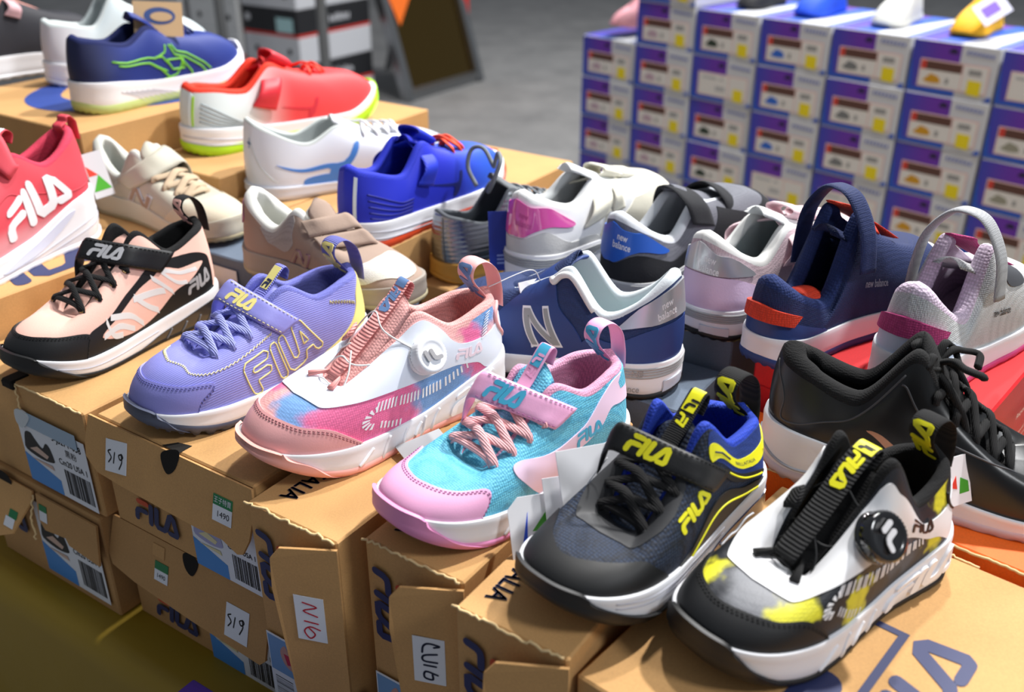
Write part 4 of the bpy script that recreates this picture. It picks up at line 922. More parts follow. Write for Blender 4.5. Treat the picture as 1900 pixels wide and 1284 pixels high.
FIT = dict(
    peach=dict(X=-0.3204, Y=0.9666, yaw=-144.06, L=0.2237, z=0, W=1.0921, hz=0.4434, az=0.3741, cz=0.5006, vx=0.7178, vz=0.2235, s0=0.1475, s1=0.1024, s2=0.0853, s3=0.1527, tb=0.0946, side=1, toebox=0.016),
    purple=dict(X=-0.1498, Y=0.8755, yaw=-137.105, L=0.2367, z=0, W=1.1211, hz=0.3592, az=0.3205, cz=0.4, vx=0.74, vz=0.2295, s0=0.1551, s1=0.0711, s2=0.0869, s3=0.1186, tb=0.0758, side=1, toebox=0.016),
    pink=dict(X=-0.0161, Y=0.802, yaw=-131.722, L=0.2479, z=0, W=1.1125, hz=0.3725, az=0.3335, cz=0.4168, vx=0.6885, vz=0.2386, s0=0.1687, s1=0.0894, s2=0.1023, s3=0.1423, tb=0.1156, side=1, toebox=0.016),
    aqua=dict(X=0.085, Y=0.7051, yaw=-132.085, L=0.2261, z=0, W=1.2005, hz=0.3564, az=0.3216, cz=0.3892, vx=0.6827, vz=0.1845, s0=0.1449, s1=0.0767, s2=0.1115, s3=0.1655, tb=0.1025, side=1, toebox=0.016),
    navyY=dict(X=0.1739, Y=0.6242, yaw=-133.38, L=0.2117, z=0, W=1.2789, hz=0.3707, az=0.3708, cz=0.4911, vx=0.6537, vz=0.1903, s0=0.189, s1=0.0966, s2=0.1224, s3=0.1679, tb=0.1131, side=1, toebox=0.016),
    bwy=dict(X=0.3005, Y=0.5819, yaw=-124.999, L=0.2296, z=-0.015, W=1.1883, hz=0.3678, az=0.3177, cz=0.5029, vx=0.6651, vz=0.2138, s0=0.1607, s1=0.0987, s2=0.1243, s3=0.1574, tb=0.0824, side=1, toebox=0.016),
    redfila=dict(X=-0.491, Y=1.091, yaw=-155.084, L=0.249, z=0.04, W=1.0017, hz=0.4921, az=0.3851, cz=0.4629, vx=0.6614, vz=0.303, s0=0.2262, s1=0.1221, s2=0.0948, s3=0.14, tb=0.04, side=1),
    beige=dict(X=-0.5095, Y=1.1871, yaw=123.543, L=0.2367, z=0.04, W=0.9815, hz=0.3456, az=0.1945, cz=0.3446, vx=0.7, vz=0.1659, s0=0.1168, s1=0.115, s2=0.0735, s3=0.1217, tb=0.0089, side=-1),
    taupe=dict(X=-0.284, Y=1.0089, yaw=122.298, L=0.2238, z=0.035, W=1.0664, hz=0.3544, az=0.2248, cz=0.3358, vx=0.6402, vz=0.1926, s0=0.1141, s1=0.115, s2=0.09, s3=0.1153, tb=0.0084, side=-1),
    blmz=dict(X=-0.1804, Y=1.0017, yaw=35.1593, L=0.2712, z=0.05, W=1, hz=0.3188, az=0.2401, cz=0.3452, vx=0.6608, vz=0.25, s0=0.1096, s1=0.0903, s2=0.0902, s3=0.1769, tb=0.1136, side=-1),
    whmz=dict(X=-0.329, Y=1.1755, yaw=60.7629, L=0.2872, z=0.05, W=1.041, hz=0.3336, az=0.218, cz=0.2747, vx=0.6594, vz=0.2, s0=0.0627, s1=0.05, s2=0.05, s3=0.111, tb=0.0513, side=-1),
    redmz=dict(X=-0.4256, Y=1.2597, yaw=46.236, L=0.3013, z=0.08, W=0.9872, hz=0.2866, az=0.2383, cz=0.3315, vx=0.6656, vz=0.25, s0=0.1166, s1=0.0874, s2=0.0826, s3=0.1692, tb=0.0998, side=-1),
    asics=dict(X=-0.5608, Y=1.2699, yaw=35.4013, L=0.2667, z=0.13, W=1.0322, hz=0.3502, az=0.2911, cz=0.3533, vx=0.6549, vz=0.2834, s0=0.1491, s1=0.1121, s2=0.1154, s3=0.1727, tb=0.0524, side=-1),
    wh2=dict(X=-0.668, Y=1.4366, yaw=46.9103, L=0.2622, z=0.13, W=1.0387, hz=0.3326, az=0.2798, cz=0.4283, vx=0.6597, vz=0.3, s0=0.1217, s1=0.1208, s2=0.09, s3=0.14, tb=0.04, side=-1),
    silver=dict(X=-0.0893, Y=1.0346, yaw=58.1604, L=0.2273, z=0, W=1.0755, hz=0.3542, az=0.275, cz=0.4236, vx=0.659, vz=0.3, s0=0.1019, s1=0.0907, s2=0.09, s3=0.14, tb=0.04, side=-1),
    pinkNB=dict(X=0.0008, Y=0.9479, yaw=44.0624, L=0.2645, z=0.03, W=1.0031, hz=0.3604, az=0.2757, cz=0.349, vx=0.6589, vz=0.2997, s0=0.1352, s1=0.12, s2=0.0898, s3=0.1863, tb=0.0651, side=-1),
    blkNB=dict(X=0.0956, Y=0.9126, yaw=48.4646, L=0.2647, z=0.03, W=1.05, hz=0.3217, az=0.1992, cz=0.313, vx=0.6555, vz=0.289, s0=0.0827, s1=0.1202, s2=0.0906, s3=0.1537, tb=0.1068, side=-1),
    lilac=dict(X=0.1658, Y=0.83, yaw=49.1416, L=0.2686, z=0.03, W=1.05, hz=0.3575, az=0.2305, cz=0.3226, vx=0.6559, vz=0.2853, s0=0.1112, s1=0.1159, s2=0.0905, s3=0.1505, tb=0.091, side=-1),
    navyN=dict(X=0.1527, Y=0.7853, yaw=-66.2318, L=0.2507, z=0, W=1.1462, hz=0.4398, az=0.2744, cz=0.4248, vx=0.6351, vz=0.3, s0=0.1413, s1=0.1019, s2=0.0925, s3=0.14, tb=0.04, side=1),
    navyO=dict(X=0.2093, Y=0.7649, yaw=53.7669, L=0.2528, z=0.035, W=0.97, hz=0.2972, az=0.1795, cz=0.4703, vx=0.6636, vz=0.3, s0=0.1115, s1=0.1081, s2=0.0911, s3=0.2264, tb=0.0869, side=-1),
    grey=dict(X=0.3057, Y=0.6965, yaw=45.1267, L=0.2506, z=0.035, W=1.04, hz=0.3883, az=0.24, cz=0.4453, vx=0.6607, vz=0.3, s0=0.1712, s1=0.1055, s2=0.0972, s3=0.14, tb=0.0396, side=-1),
    nike=dict(X=0.2087, Y=0.7003, yaw=115.33, L=0.2673, z=-0.01, W=1.0117, hz=0.3592, az=0.2727, cz=0.44, vx=0.648, vz=0.1454, s0=0.1586, s1=0.0919, s2=0.0579, s3=0.142, tb=0.0544, side=-1))
GRP = 'children\'s trainers on display'
# ---------------------------------------------------------------- 1 peach and black trainer
PEACH = mat('peach_knit', (248, 198, 182), .8, 'leather', scale=1400, bump=.35)
s = Shoe('trainer', 'peach and black trainer with black strap and clear heel, leftmost of the front row', FIT['peach'])
s.base(PEACH, BLKF, WHITE, BLACKR, GREYIN, PEACH, tonguetop=(.40, .47), lug=.004)
s.panel('side_overlay', BLK, [(55, -.01), (56, .27), (57.5, .383), (69, .425), (82, .542), (98.5, .592), (115.5, .667), (130, .908), (154.5, .63), (156, .433), (153, .25), (150, .1), (148, -.01)], .003, smooth=4)
w_ = s.panel('window', PEACH, [(65, .25), (76.5, .383), (90.5, .483), (107, .5), (125.5, .66), (147.5, .575), (140, .483), (122, .325), (106.5, .15), (93, .083), (80.5, .1)], .0015, .0035, smooth=5, label='peach mesh window')
WS = mat('white_gauze_stripe', (228, 226, 226), .6)
for a in ([(67, .42), (72, .20), (78, .14)], [(70, .42), (84, .292), (92, .11)], [(87, .44), (100, .36), (110, .30)], [(88, .46), (97, .25), (103, .14)], [(104, .5), (110, .37), (115, .26)], [(112, .54), (128, .58), (140, .525)], [(112, .53), (120, .40), (128, .40)], [(66, .24), (76, .26), (86, .12)]):
    P = np.array(catmull(a, 5)); D_ = np.gradient(P, axis=0); D_ = np.array([(-y*12/.36*.03, x*.36/12) for x, y in D_]); D_ = np.array([(d[0]/max(1e-6, math.hypot(d[0]*.007, d[1]*.36)), d[1]/max(1e-6, math.hypot(d[0]*.007, d[1]*.36))) for d in D_])*.0125
    mb = MB(); overlay(mb, s.up, [[tuple(p) for p in P+D_]+[tuple(p) for p in (P-D_)[::-1]]], .001, .005, .02); s.put(mb, 'stripe', WS, w_)
s.toecap(BLK, mirror([(55, .0), (56, .275), (54, .39), (31.5, .48), (12, .44), (0, .43)]), .005, .001, stitch=BLKL)
s.logo('logo', mat('grey_print', (165, 163, 165), .5), s.up, [(124, .158), (148, .242), (149.5, .458), (126.5, .383)], .001, .0035)
s.bumper(BLACKR, [(60, -.03), (45.5, .30), (35, .55), (28, .85), (20, 1.14), (0, 1.20)], [(0, 1.20), (20, 1.14), (28, .85), (35, .55), (45.5, .30), (60, -.03)])
CLR = mat('clear_dark_heel_air', (38, 40, 44), .12, coat=1)
mb = MB(); overlay(mb, s.so, [catmull([(90, .02), (96, .36), (112, .52), (140, .72), (165, .62), (180, .58), (196, .62), (220, .72), (250, .5), (268, .02), (180, .0)], 5, True)], .004, 0, .025); ar = s.put(mb, 'air_unit', CLR, label='glossy clear air unit under the heel')
for k in range(5): s.sole_line(mat('clear_pale_grey', (110, 112, 116), .15), [(104+k*10, .12), (108+k*10, .45)], .004, 'air_rib', .005, parent=ar)  # paler grey ribs along the dark air unit
s.sole_line(mat('groove_grey', (186, 186, 196), .6), [(38, .50), (60, .52), (80, .55), (100, .60)], .0022, far=True)
s.lace([46, 60, 73, 86], BLKL, .026, .80, .034, eyelet=mat('brass_eyelet', (190, 160, 110), .3, metal=1))
st, sf = s.tautstrap([(.353, .142, .32), (.406, .14, .348), (.457, .136, .373), (.499, .119, .393), (.529, .084, .404), (.55, .033, .408), (.572, -.018, .412), (.593, -.068, .417)], [(.254, .12, .38), (.314, .121, .41), (.373, .123, .439), (.425, .116, .463), (.463, .087, .478), (.486, .035, .482), (.51, -.017, .487), (.534, -.068, .493)], BLK)
mb = MB(); overlay(mb, sf, letters([(.71, .20), (.41, .20), (.41, .82), (.71, .82)], sw=.24), .0015, sf.off, .012); s.put(mb, 'logo', mat('silver_print', (190, 190, 194), .35), st)
for k in (.10, .90):
    mb = MB(); stitches(mb, sf, [(.04, k), (.3, k), (.6, k), (.78, k)], .012, .008, .003, sf.off); s.put(mb, 'stitching', BLKL, st)
s.heeltab(BLKL, .07, .12, .008, [(.32, .15), (.32, .85), (.14, .85), (.14, .15)], mat('peach_print', (240, 190, 175), .6), flat=.03)
# ---------------------------------------------------------------- 2 lavender trainer
LAV = mat('lavender_ribbed_fabric', (150, 152, 224), .5, 'streak', scale=190, bump=.35, c2=(126, 128, 206)); LAVL = mat('lavender_leather', (140, 140, 214), .5, 'leather', bump=.15, scale=900)
PYEL = mat('pale_yellow_leather', (240, 226, 140), .5, 'leather', bump=.12, scale=900); GUNM = mat('slate_rubber', (78, 84, 104), .5)
s = Shoe('trainer', 'lavender trainer with pale yellow outlined lettering on its side and lavender laces', FIT['purple'])
s.base(LAV, mat('lavender_lining', (120, 124, 206), .9, 'mesh', scale=600), WHITE, GUNM, GREYIN, LAV, tonguetop=(.39, .395), lug=.014, outh=.03)
s.toecap(LAVL, mirror([(43, 0), (45, .225), (51, .40), (37.5, .46), (18, .46), (0, .45)]), .004, stitch=mat('dark_lavender_thread', (90, 90, 160), .8))
outline_logo(s, mat('pale_yellow_print', (236, 226, 150), .5), [(75, .03), (117, .16), (113, .64), (66, .48)], .0032)
s.panel('heel_counter', PYEL, [(180, .96), (168, .98), (157, .75), (150, .5), (139, .27), (125, .09), (111, .02), (125, -.01), (150, -.01), (180, -.01), (200, -.01), (225, .0), (240, .1), (221, .3), (205, .7), (192, .97)], .004, smooth=4)
TY = mat('pale_yellow_thread', (232, 222, 160), .8)
Z = np.array(catmull([(-40, .74), (-20.5, .76), (0, .745), (19, .74), (33, .64), (47, .55), (62, .56), (76, .62), (86, .66)], 8)); Z = np.array([(np.interp(t, np.arange(len(Z)), Z[:, 0]), np.interp(t, np.arange(len(Z)), Z[:, 1])+(.014 if i % 2 else -.014)) for i, t in enumerate(np.linspace(0, len(Z)-1, 96))])
mb = MB(); tube(mb, s.up.at(Z[:, 0], Z[:, 1], np.full(len(Z), .001)), .0020, 5); s.put(mb, 'stitching', TY)
Z = [(134+i*.85, .86-.016*i+(.04 if i % 2 else -.04)) for i in range(20)]; mb = MB(); Z = np.array(Z); tube(mb, s.up.at(Z[:, 0], Z[:, 1], np.full(len(Z), .002)), .0020, 5); s.put(mb, 'stitching', TY)
s.bumper(GUNM, [(40, -.03), (30, .30), (22, .80), (15, 1.16), (0, 1.22)], [(0, 1.22), (15, 1.16), (22, .8), (30, .3), (40, -.03)])
LL = mat('lavender_lace', (150, 156, 224), .7, 'rib', scale=220, bump=.8)
s.lace([46, 58, 70, 82], LL, .028, .82, .036, flat=.35, eyelet=LAVL)
st, sf = s.tautstrap([(.476, .147, .262), (.508, .139, .291), (.534, .122, .315), (.551, .093, .331), (.562, .052, .341), (.574, .012, .352), (.585, -.029, .363), (.597, -.069, .375)], [(.386, .139, .291), (.421, .132, .324), (.452, .119, .354), (.475, .096, .377), (.488, .054, .392), (.5, .013, .406), (.513, -.028, .421), (.526, -.069, .436)], LAVL)
mb = MB(); overlay(mb, sf, letters([(.71, .20), (.42, .20), (.42, .82), (.71, .82)], sw=.24), .0015, sf.off, .012); s.put(mb, 'logo', PYEL, st)
for k in (.08, .92):
    mb = MB(); stitches(mb, sf, [(.03, k), (.3, k), (.6, k), (.78, k)], .010, .008, .003, sf.off); s.put(mb, 'stitching', TY, st)
tt, sf = s.tonguetab(mat('lavender_webbing', (126, 128, 206), .8, 'ribx', scale=200, bump=.8), [(.47, .36), (.439, .385), (.393, .424), (.352, .457), (.335, .44), (.345, .405)], .055)
mb = MB(); overlay(mb, sf, [[(.22, .12), (.56, .12), (.56, .88), (.22, .88)]], .002, sf.off, .02); s.put(mb, 'woven_label', PYEL, tt)
mb = MB(); overlay(mb, sf, letters([(.24, .20), (.24, 1.5), (.36, 1.5), (.36, .20)], (0, 1, 2), .26), .001, sf.off+.002, .02); s.put(mb, 'logo', NAVYP, tt)
s.heeltab(mat('lavender_webbing_dark', (104, 106, 176), .8, 'ribx', scale=200, bump=.8), .085, .13, .007, [(.36, .1), (.36, .9), (.12, .9), (.12, .1)], PYEL, flat=.03)
# ---------------------------------------------------------------- 3 pink tie-dye trainer with a dial
fr = FIT['pink']; L_ = fr['L']
def upt(name, ph, v): return tuple(float(x)*FIT[name]['L'] for x in upper_pt(np.array([float(ph)]), np.array([float(v)]), FIT[name])[0])
HOT = (246, 116, 166); SKY = (124, 170, 226); PPK = (250, 186, 182)
B3 = [(upt('pink', 22, .60), .026, .35, SKY), (upt('pink', 42, .42), .017, .35, HOT), (upt('pink', 62, .30), .030, .3, HOT), (upt('pink', 82, .25), .030, .3, HOT), (upt('pink', 105, .24), .026, .35, SKY), (upt('pink', 117, .22), .020, .35, SKY), (upt('pink', 134, .24), .018, .35, HOT), (upt('pink', 137, .74), .013, .4, HOT), (upt('pink', 150, .92), .014, .4, SKY), (upt('pink', -40, .6), .02, .4, HOT)]
TD = mat('pink_blue_tie_dye_mesh', PPK, .65, 'mesh', scale=560, bump=.4, blobs=B3)
PKL = mat('pink_leather', (244, 178, 178), .48, 'leather', bump=.12, scale=900); PKM = mat('pink_lining_mesh', (246, 182, 178), .9, 'mesh', scale=520, bump=.8)
PKW = mat('pink_webbing', (244, 160, 156), .8, 'ribz', scale=170, bump=.9); PWH = mat('pale_blue_white_leather', (226, 232, 244), .5, 'leather', bump=.05, scale=900)
BLP = mat('light_blue_print', (112, 146, 196), .6)
s = Shoe('trainer', 'pink and sky blue tie-dye trainer with a white round lacing dial', FIT['pink'])
s.base(TD, PKM, WHITE, mat('pink_rubber', (246, 176, 166), .5), PKM, PKM, tonguetop=(.40, .465), lug=.002, outh=.028)
pn = s.panel('side_overlay', PWH, catmull([(0, .70), (12, .69), (24, .665), (36, .62), (48.5, .57), (65.5, .51), (86.5, .44), (108.5, .35), (121, .34), (130, .27), (134, .10), (140, -.01)], 6)+[(165, -.01), (180, 0), (196, .0)]+catmull([(200, .8), (190, .86), (180, .80), (162, .72), (152, .62), (142.5, .6), (131, .66), (124, .75), (120, .90), (112.5, .95), (101, .96)], 6)+[(84, .965), (66, .965), (50, .965), (30, .965), (10, .965), (0, .965)], .004, smooth=0)
s.panel('side_overlay', PWH, catmull([(.5, .70), (-12, .69), (-24, .665), (-36, .62), (-48.5, .57), (-65.5, .51), (-86.5, .44), (-108.5, .35), (-130, .27)], 6)+[(-130, .7), (-112.5, .95), (-101, .96), (-84, .965), (-66, .965), (-50, .965), (-30, .965), (-10, .965), (.5, .965)], .004, smooth=0)
s.toecap(PKL, mirror([(68.5, -.01), (57.5, .2), (43, .36), (21, .42), (0, .43)]), .005, stitch=mat('rose_thread', (150, 90, 100), .8))
ticks(s, [(71, .383), (81.5, .342), (92, .283), (102, .233), (112, .208), (124.5, .29)], [(74.5, .175), (79.5, .125), (85, .085)], None, WHITE, 24, 6)
mb = MB()
for k in range(9): overlay(mb, s.up, [[(140+k*1.3, .58+k*.045), (144.5+k*1.3, .60+k*.045), (144.5+k*1.3, .612+k*.045), (140+k*1.3, .592+k*.045)]], .0015, .004, .05)
s.put(mb, 'tick_marks', WHITE)
s.logo('logo', mat('faint_pink_print', (240, 218, 228), .5), s.up, [(119, .42), (136.5, .40), (139, .56), (122, .60)], .001, .0045)
EMB = mat('white_foam_raised', (246, 247, 252), .45)
s.logo('embossed_logo', EMB, s.so, [(110, .28), (138, .42), (138, .94), (111, .84)], .007, 0, s.mid)
for g in ([(63, .25), (66, .42), (70.5, .70)], [(85, .25), (86, .5), (88, .82)], [(91.5, .32), (93, .5), (95.5, .74)], [(100, .22), (102, .5), (105, .84)], [(74, .02), (75, .3), (79, .9)], [(92.5, .02), (96, .4), (97.5, .9)]): s.sole_line(EMB, g, .006, 'rib', .0)
s.bumper(MC['pink_rubber'], [(62, -.03), (51.5, .06), (42, .45), (31.5, .74), (24, 1.06), (14, 1.20), (0, 1.24)], [(0, 1.24), (14, 1.20), (24, 1.06), (31.5, .74), (42, .45), (51.5, .06), (62, -.03)])
s.upper_line(PKL, [(178, .1), (165, .35), (158, .6), (160, .85), (168, .98)], .008, 'heel_piping', .004)
c, dk = dial(s, 101.5, .60, mat('white_plastic', (240, 240, 244), .35), mat('grey_print', (165, 163, 165), .5), .058, .042, 'turned')
wb, sf = s.tonguetab(PKW, [(.69, .262), (.573, .352), (.462, .442), (.409, .490), (.385, .514), (.370, .495), (.395, .455)], .062)
mb = MB(); overlay(mb, sf, [[(.52, .12), (.68, .12), (.68, .88), (.52, .88)]], .002, sf.off, .03); s.put(mb, 'woven_label', BLP, wb)
mb = MB(); overlay(mb, sf, letters([(.50, .15), (.30, .15), (.30, .85), (.50, .85)], sw=.25), .002, sf.off, .03); s.put(mb, 'logo', BLP, wb)
for sg in (1, -1):
    for (ph, vv_) in ((26, .86), (72, .90)):
        if sg > 0 and ph == 72: continue
        mb = MB(); A0 = s.up.at([sg*(ph-6)], [vv_], [.012])[0]; A1 = s.up.at([sg*(ph+6)], [vv_], [.012])[0]; B0 = s.up.at([sg*(ph-6)], [.99], [.026])[0]; B1 = s.up.at([sg*(ph+6)], [.99], [.026])[0]; C0 = B0+(B0-A0)*.5; C1 = B1+(B1-A1)*.5
        slab(mb, [A0, B0, C0], [A1, B1, C1], .014); s.put(mb, 'cord_loop', PKW)
CW = mat('white_cord', (236, 234, 232), .4)
cable(s, [tuple(c*np.array([1, s.q['side'], 1])), ('t', .30, .9, .040), ('t', .22, 0, .05), ('t', .16, -.9, .03), ('t', .04, -.8, .03), ('t', .0, 0, .035), ('t', .04, .9, .03), ('t', .16, .9, .05), ('t', .30, .3, .055)], .0028, CW)
cable(s, [tuple(c*np.array([1, s.q['side'], 1])), ('t', .62, .9, .05), ('t', .66, 0, .06), ('t', .60, -.95, .035), ('t', .45, -1., .02), ('t', .35, -.95, .035), ('t', .34, 0, .058)], .0028, CW)
s.heeltab(PKL, .085, .13, .008, [(.36, .1), (.36, .9), (.12, .9), (.12, .1)], BLP, flat=.035)
# ---------------------------------------------------------------- 4 aqua and pink trainer
AQ = mat('aqua_mesh', (118, 208, 232), .6, 'mesh', scale=560, bump=.9, c2=(70, 160, 196)); BPK = mat('baby_pink_leather', (244, 178, 218), .45, 'leather', bump=.1, scale=900)
PPL = mat('pale_lilac_leather', (240, 212, 236), .5); BPM = mat('pink_mesh_lining', (236, 172, 204), .9, 'mesh', scale=500, bump=.9); AQP = mat('aqua_print', (70, 176, 214), .5)
s = Shoe('trainer', 'aqua mesh trainer with baby pink toe, strap and laces', FIT['aqua'])
s.base(AQ, BPM, WHITE, mat('magenta_pink_rubber', (236, 150, 200), .5), BPM, AQ, tonguetop=(.37, .43), lug=.002, outh=.028)
s.toecap(BPK, mirror([(51.5, -.01), (53.5, .342), (48, .508), (35, .56), (18, .53), (0, .52)]), .005, stitch=mat('plum_thread', (150, 90, 140), .8))
s.panel('side_overlay', PPL, [(63, .617), (68, .625), (85, .483), (103, .4), (116.5, .467), (129.5, .72), (140, .88), (150, .97), (165, .98), (180, .97), (195, .9), (200, .4), (188, .42), (172, .42), (160, .45), (146, .52), (138, .56), (126, .367), (115, .242), (104.5, .225), (98, .2), (99.5, .0), (93.5, -.01), (87, .02), (76, .275), (67, .475)], .004, smooth=4)
s.logo('logo', AQP, s.up, [(109, .233), (127, .34), (128, .52), (108.5, .39)], .001, .0045)
s.panel('heel_patch', AQ, [(158, .98), (152, .72), (170, .70), (180, .72), (192, .72), (192, .98)], .0045, smooth=2)
s.bumper(MC['magenta_pink_rubber'], [(62, -.03), (50, .16), (37, .36), (27, .72), (20, 1.14), (0, 1.22)], [(0, 1.22), (20, 1.14), (27, .72), (37, .36), (50, .16), (62, -.03)])
for g in ([(64, .25), (67, .45), (71.5, .70)], [(74, .02), (75, .3), (78, .85)], [(82, .2), (83, .5), (86, .8)], [(92, .05), (95, .45), (97, .9)], [(104, .2), (106, .5), (109, .8)]): s.sole_line(EMB, g, .006, 'rib', .0)
PLC = mat('salmon_pink_lace', (244, 180, 184), .75, 'rib', scale=220, bump=.9)
s.lace([46, 60, 73, 86], PLC, .030, .84, .038, flat=.4, eyelet=AQ)
st, sf = s.tautstrap([(.454, .148, .28), (.491, .131, .306), (.514, .1, .318), (.534, .065, .328), (.554, .031, .338), (.575, -.003, .349), (.596, -.037, .359), (.618, -.071, .37)], [(.345, .14, .313), (.397, .131, .35), (.438, .112, .378), (.462, .077, .392), (.484, .04, .405), (.507, .003, .418), (.53, -.034, .432), (.554, -.071, .445)], BPK)
mb = MB(); overlay(mb, sf, letters([(.71, .16), (.39, .16), (.39, .86), (.71, .86)], sw=.25), .004, sf.off-.001, .012); s.put(mb, 'logo', AQP, st)
for k in (.08, .92):
    mb = MB(); stitches(mb, sf, [(.03, k), (.3, k), (.6, k), (.78, k)], .010, .008, .003, sf.off); s.put(mb, 'stitching', MC['plum_thread'], st)
tt, sf = s.tonguetab(BPK, [(.48, .365), (.439, .400), (.394, .452), (.353, .492), (.333, .475), (.352, .43)], .058)
mb = MB(); overlay(mb, sf, [[(.34, .14), (.62, .14), (.62, .86), (.34, .86)]], .002, sf.off, .02); s.put(mb, 'woven_label', AQP, tt)
mb = MB(); overlay(mb, sf, letters([(.36, .22), (.36, 1.9), (.48, 1.9), (.48, .22)], (0, 1), .24), .001, sf.off+.002, .02); overlay(mb, sf, letters([(.33, .2), (.12, .2), (.12, .8), (.33, .8)], (0, 1, 2), .24), .001, sf.off, .02); s.put(mb, 'logo', BPK, tt)
s.heeltab(BPK, .07, .14, .007, [(.36, .1), (.36, .9), (.12, .9), (.12, .1)], AQP, flat=.03)
# ---------------------------------------------------------------- 5 navy mesh trainer, black strap, yellow letters
NVM = mat('navy_black_mesh', (34, 50, 76), .75, 'mesh', scale=420, bump=.9, c2=(10, 13, 22)); RBL = mat('royal_blue_mesh', (30, 66, 190), .8, 'mesh', scale=480, bump=1.); DBL = mat('deep_blue_mesh', (26, 56, 130), .75, 'mesh', scale=600, bump=.5)
s = Shoe('trainer', 'navy mesh trainer with a black strap, neon yellow lettering and royal blue lining', FIT['navyY'])
s.base(NVM, RBL, WHITE, BLACKR, RBL, NVM, tonguetop=(.36, .45), lug=.003)
s.toecap(mat('matte_black_film', (19, 20, 22), .55), mirror([(72, -.01), (66, .16), (49, .45), (33, .55), (16, .5), (0, .44)]), .0035)
s.panel('eyestay', mat('dark_grey_film', (48, 49, 52), .6), mirror([(80, .985), (77, .80), (66, .68), (56, .67), (40, .71), (20, .77), (1.5, .79)])+[], .003, smooth=0)
s.panel('heel_panel', DBL, [(104, .86), (112, .98), (135, .99), (160, .99), (180, .99), (210, .98), (240, .9), (240, .3), (215, .05), (180, .0), (150, .0), (142, .12), (132, .3), (117, .583), (107, .683)], .0015, smooth=3)
s.panel('side_overlay', BLK, [(80, -.01), (86, .1), (91, .2), (100, .31), (113.5, .33), (124, .26), (133, .20), (141, .10), (146, -.01)], .006, smooth=4)
s.panel('side_overlay', BLK, [(111, .54), (116, .56), (126, .48), (134, .38), (142, .28), (146, .20), (142, .18), (134, .28), (124, .36), (116, .42)], .006, smooth=4)
s.upper_line(YEL, [(86, 0), (93, .12), (102, .20), (114, .20), (127, .12), (136, .04)], .0045, 'yellow_line', .006)
s.upper_line(YEL, [(116, .52), (125, .42), (134, .30), (141, .22)], .0035, 'yellow_line', .006)
bd = s.panel('collar_band', YEL, [(104, .84), (114, .83), (126, .75), (138, .67), (156, .66), (168, .68), (180, .70), (195, .68), (195, .5), (180, .50), (160, .44), (140, .44), (127, .56), (115, .68), (104, .70)], .004, smooth=3)
mb = MB(); P = [(108, .765), (114, .75), (120, .71)]; tube(mb, s.up.at([p[0] for p in P], [p[1] for p in P], [.0045]*3), .003, 5); s.put(mb, 'stripe', NAVYP, bd)
mb = MB(); text_on(mb, s.up, 'BIELLAITALIA', (131.5, .605), (2.6, -.024), (.5, .085), .0046); s.put(mb, 'lettering', NAVYP, bd)
s.upper_line(YEL, [(180, .98), (168, .86), (160, .7), (152, .5)], .005, 'yellow_line', .003)
s.logo('logo', YEL, s.up, [(77, .375), (101, .44), (91, .62), (66, .60)], .003)
s.bumper(BLACKR, [(70, -.03), (61.5, .2), (44, .44), (30, .70), (21, 1.14), (0, 1.22)], [(0, 1.22), (21, 1.14), (30, .70), (44, .44), (61.5, .2), (70, -.03)])
NAIR = mat('navy_clear_air', (22, 28, 62), .1, coat=1)
mb = MB(); overlay(mb, s.so, [catmull([(96, .02), (104, .40), (118, .60), (140, .70), (165, .62), (180, .6), (200, .62), (225, .6), (260, .02), (180, .0)], 5, True)], .004, 0, .025); ar = s.put(mb, 'air_unit', NAIR, label='glossy navy air unit under the heel')
s.sole_line(WHITE, [(108, .34), (114, .42), (118, .40), (124, .52), (130, .50)], .004, 'script_mark', .005, parent=ar)
for w0 in (.62, .8): s.sole_line(mat('groove_grey', (186, 186, 196), .6), [(40, w0), (60, w0-.02), (85, w0-.02), (110, w0+.05)], .002, far=True)
s.lace([40, 54, 68, 80], BLKL, .032, .90, .034, flat=.5, eyelet=MC['dark_grey_film'])
st, sf = s.tautstrap([(.414, .164, .282), (.487, .157, .337), (.521, .124, .36), (.544, .085, .373), (.567, .045, .387), (.591, .006, .401), (.616, -.033, .415), (.641, -.072, .43)], [(.326, .158, .318), (.407, .151, .379), (.46, .128, .419), (.486, .088, .436), (.511, .047, .454), (.538, .007, .473), (.565, -.033, .492), (.593, -.072, .512)], BLK)
mb = MB(); overlay(mb, sf, letters([(.71, .16), (.39, .16), (.39, .86), (.71, .86)], sw=.25), .003, sf.off, .012); s.put(mb, 'logo', YEL, st)
for k in (.08, .92):
    mb = MB(); stitches(mb, sf, [(.03, k), (.3, k), (.6, k), (.78, k)], .010, .008, .003, sf.off); s.put(mb, 'stitching', BLKF, st)
tt, sf = s.tonguetab(BLKL, [(.47, .385), (.41, .438), (.35, .495), (.304, .535), (.292, .51), (.32, .465)], .066)
mb = MB(); overlay(mb, sf, [[(.36, .14), (.64, .14), (.64, .86), (.36, .86)]], .002, sf.off, .02); s.put(mb, 'woven_label', YEL, tt)
mb = MB(); overlay(mb, sf, letters([(.37, .24), (.37, 1.9), (.48, 1.9), (.48, .24)], (0, 1), .24), .001, sf.off+.002, .02); s.put(mb, 'logo', BLKL, tt)
mb = MB(); overlay(mb, sf, letters([(.34, .2), (.12, .2), (.12, .8), (.34, .8)], (0, 1, 2), .24), .001, sf.off, .02); s.put(mb, 'logo', YEL, tt)
s.heeltab(BLKL, .085, .16, .008, [(.37, .1), (.37, .9), (.12, .9), (.12, .1)], YEL, flat=.035)
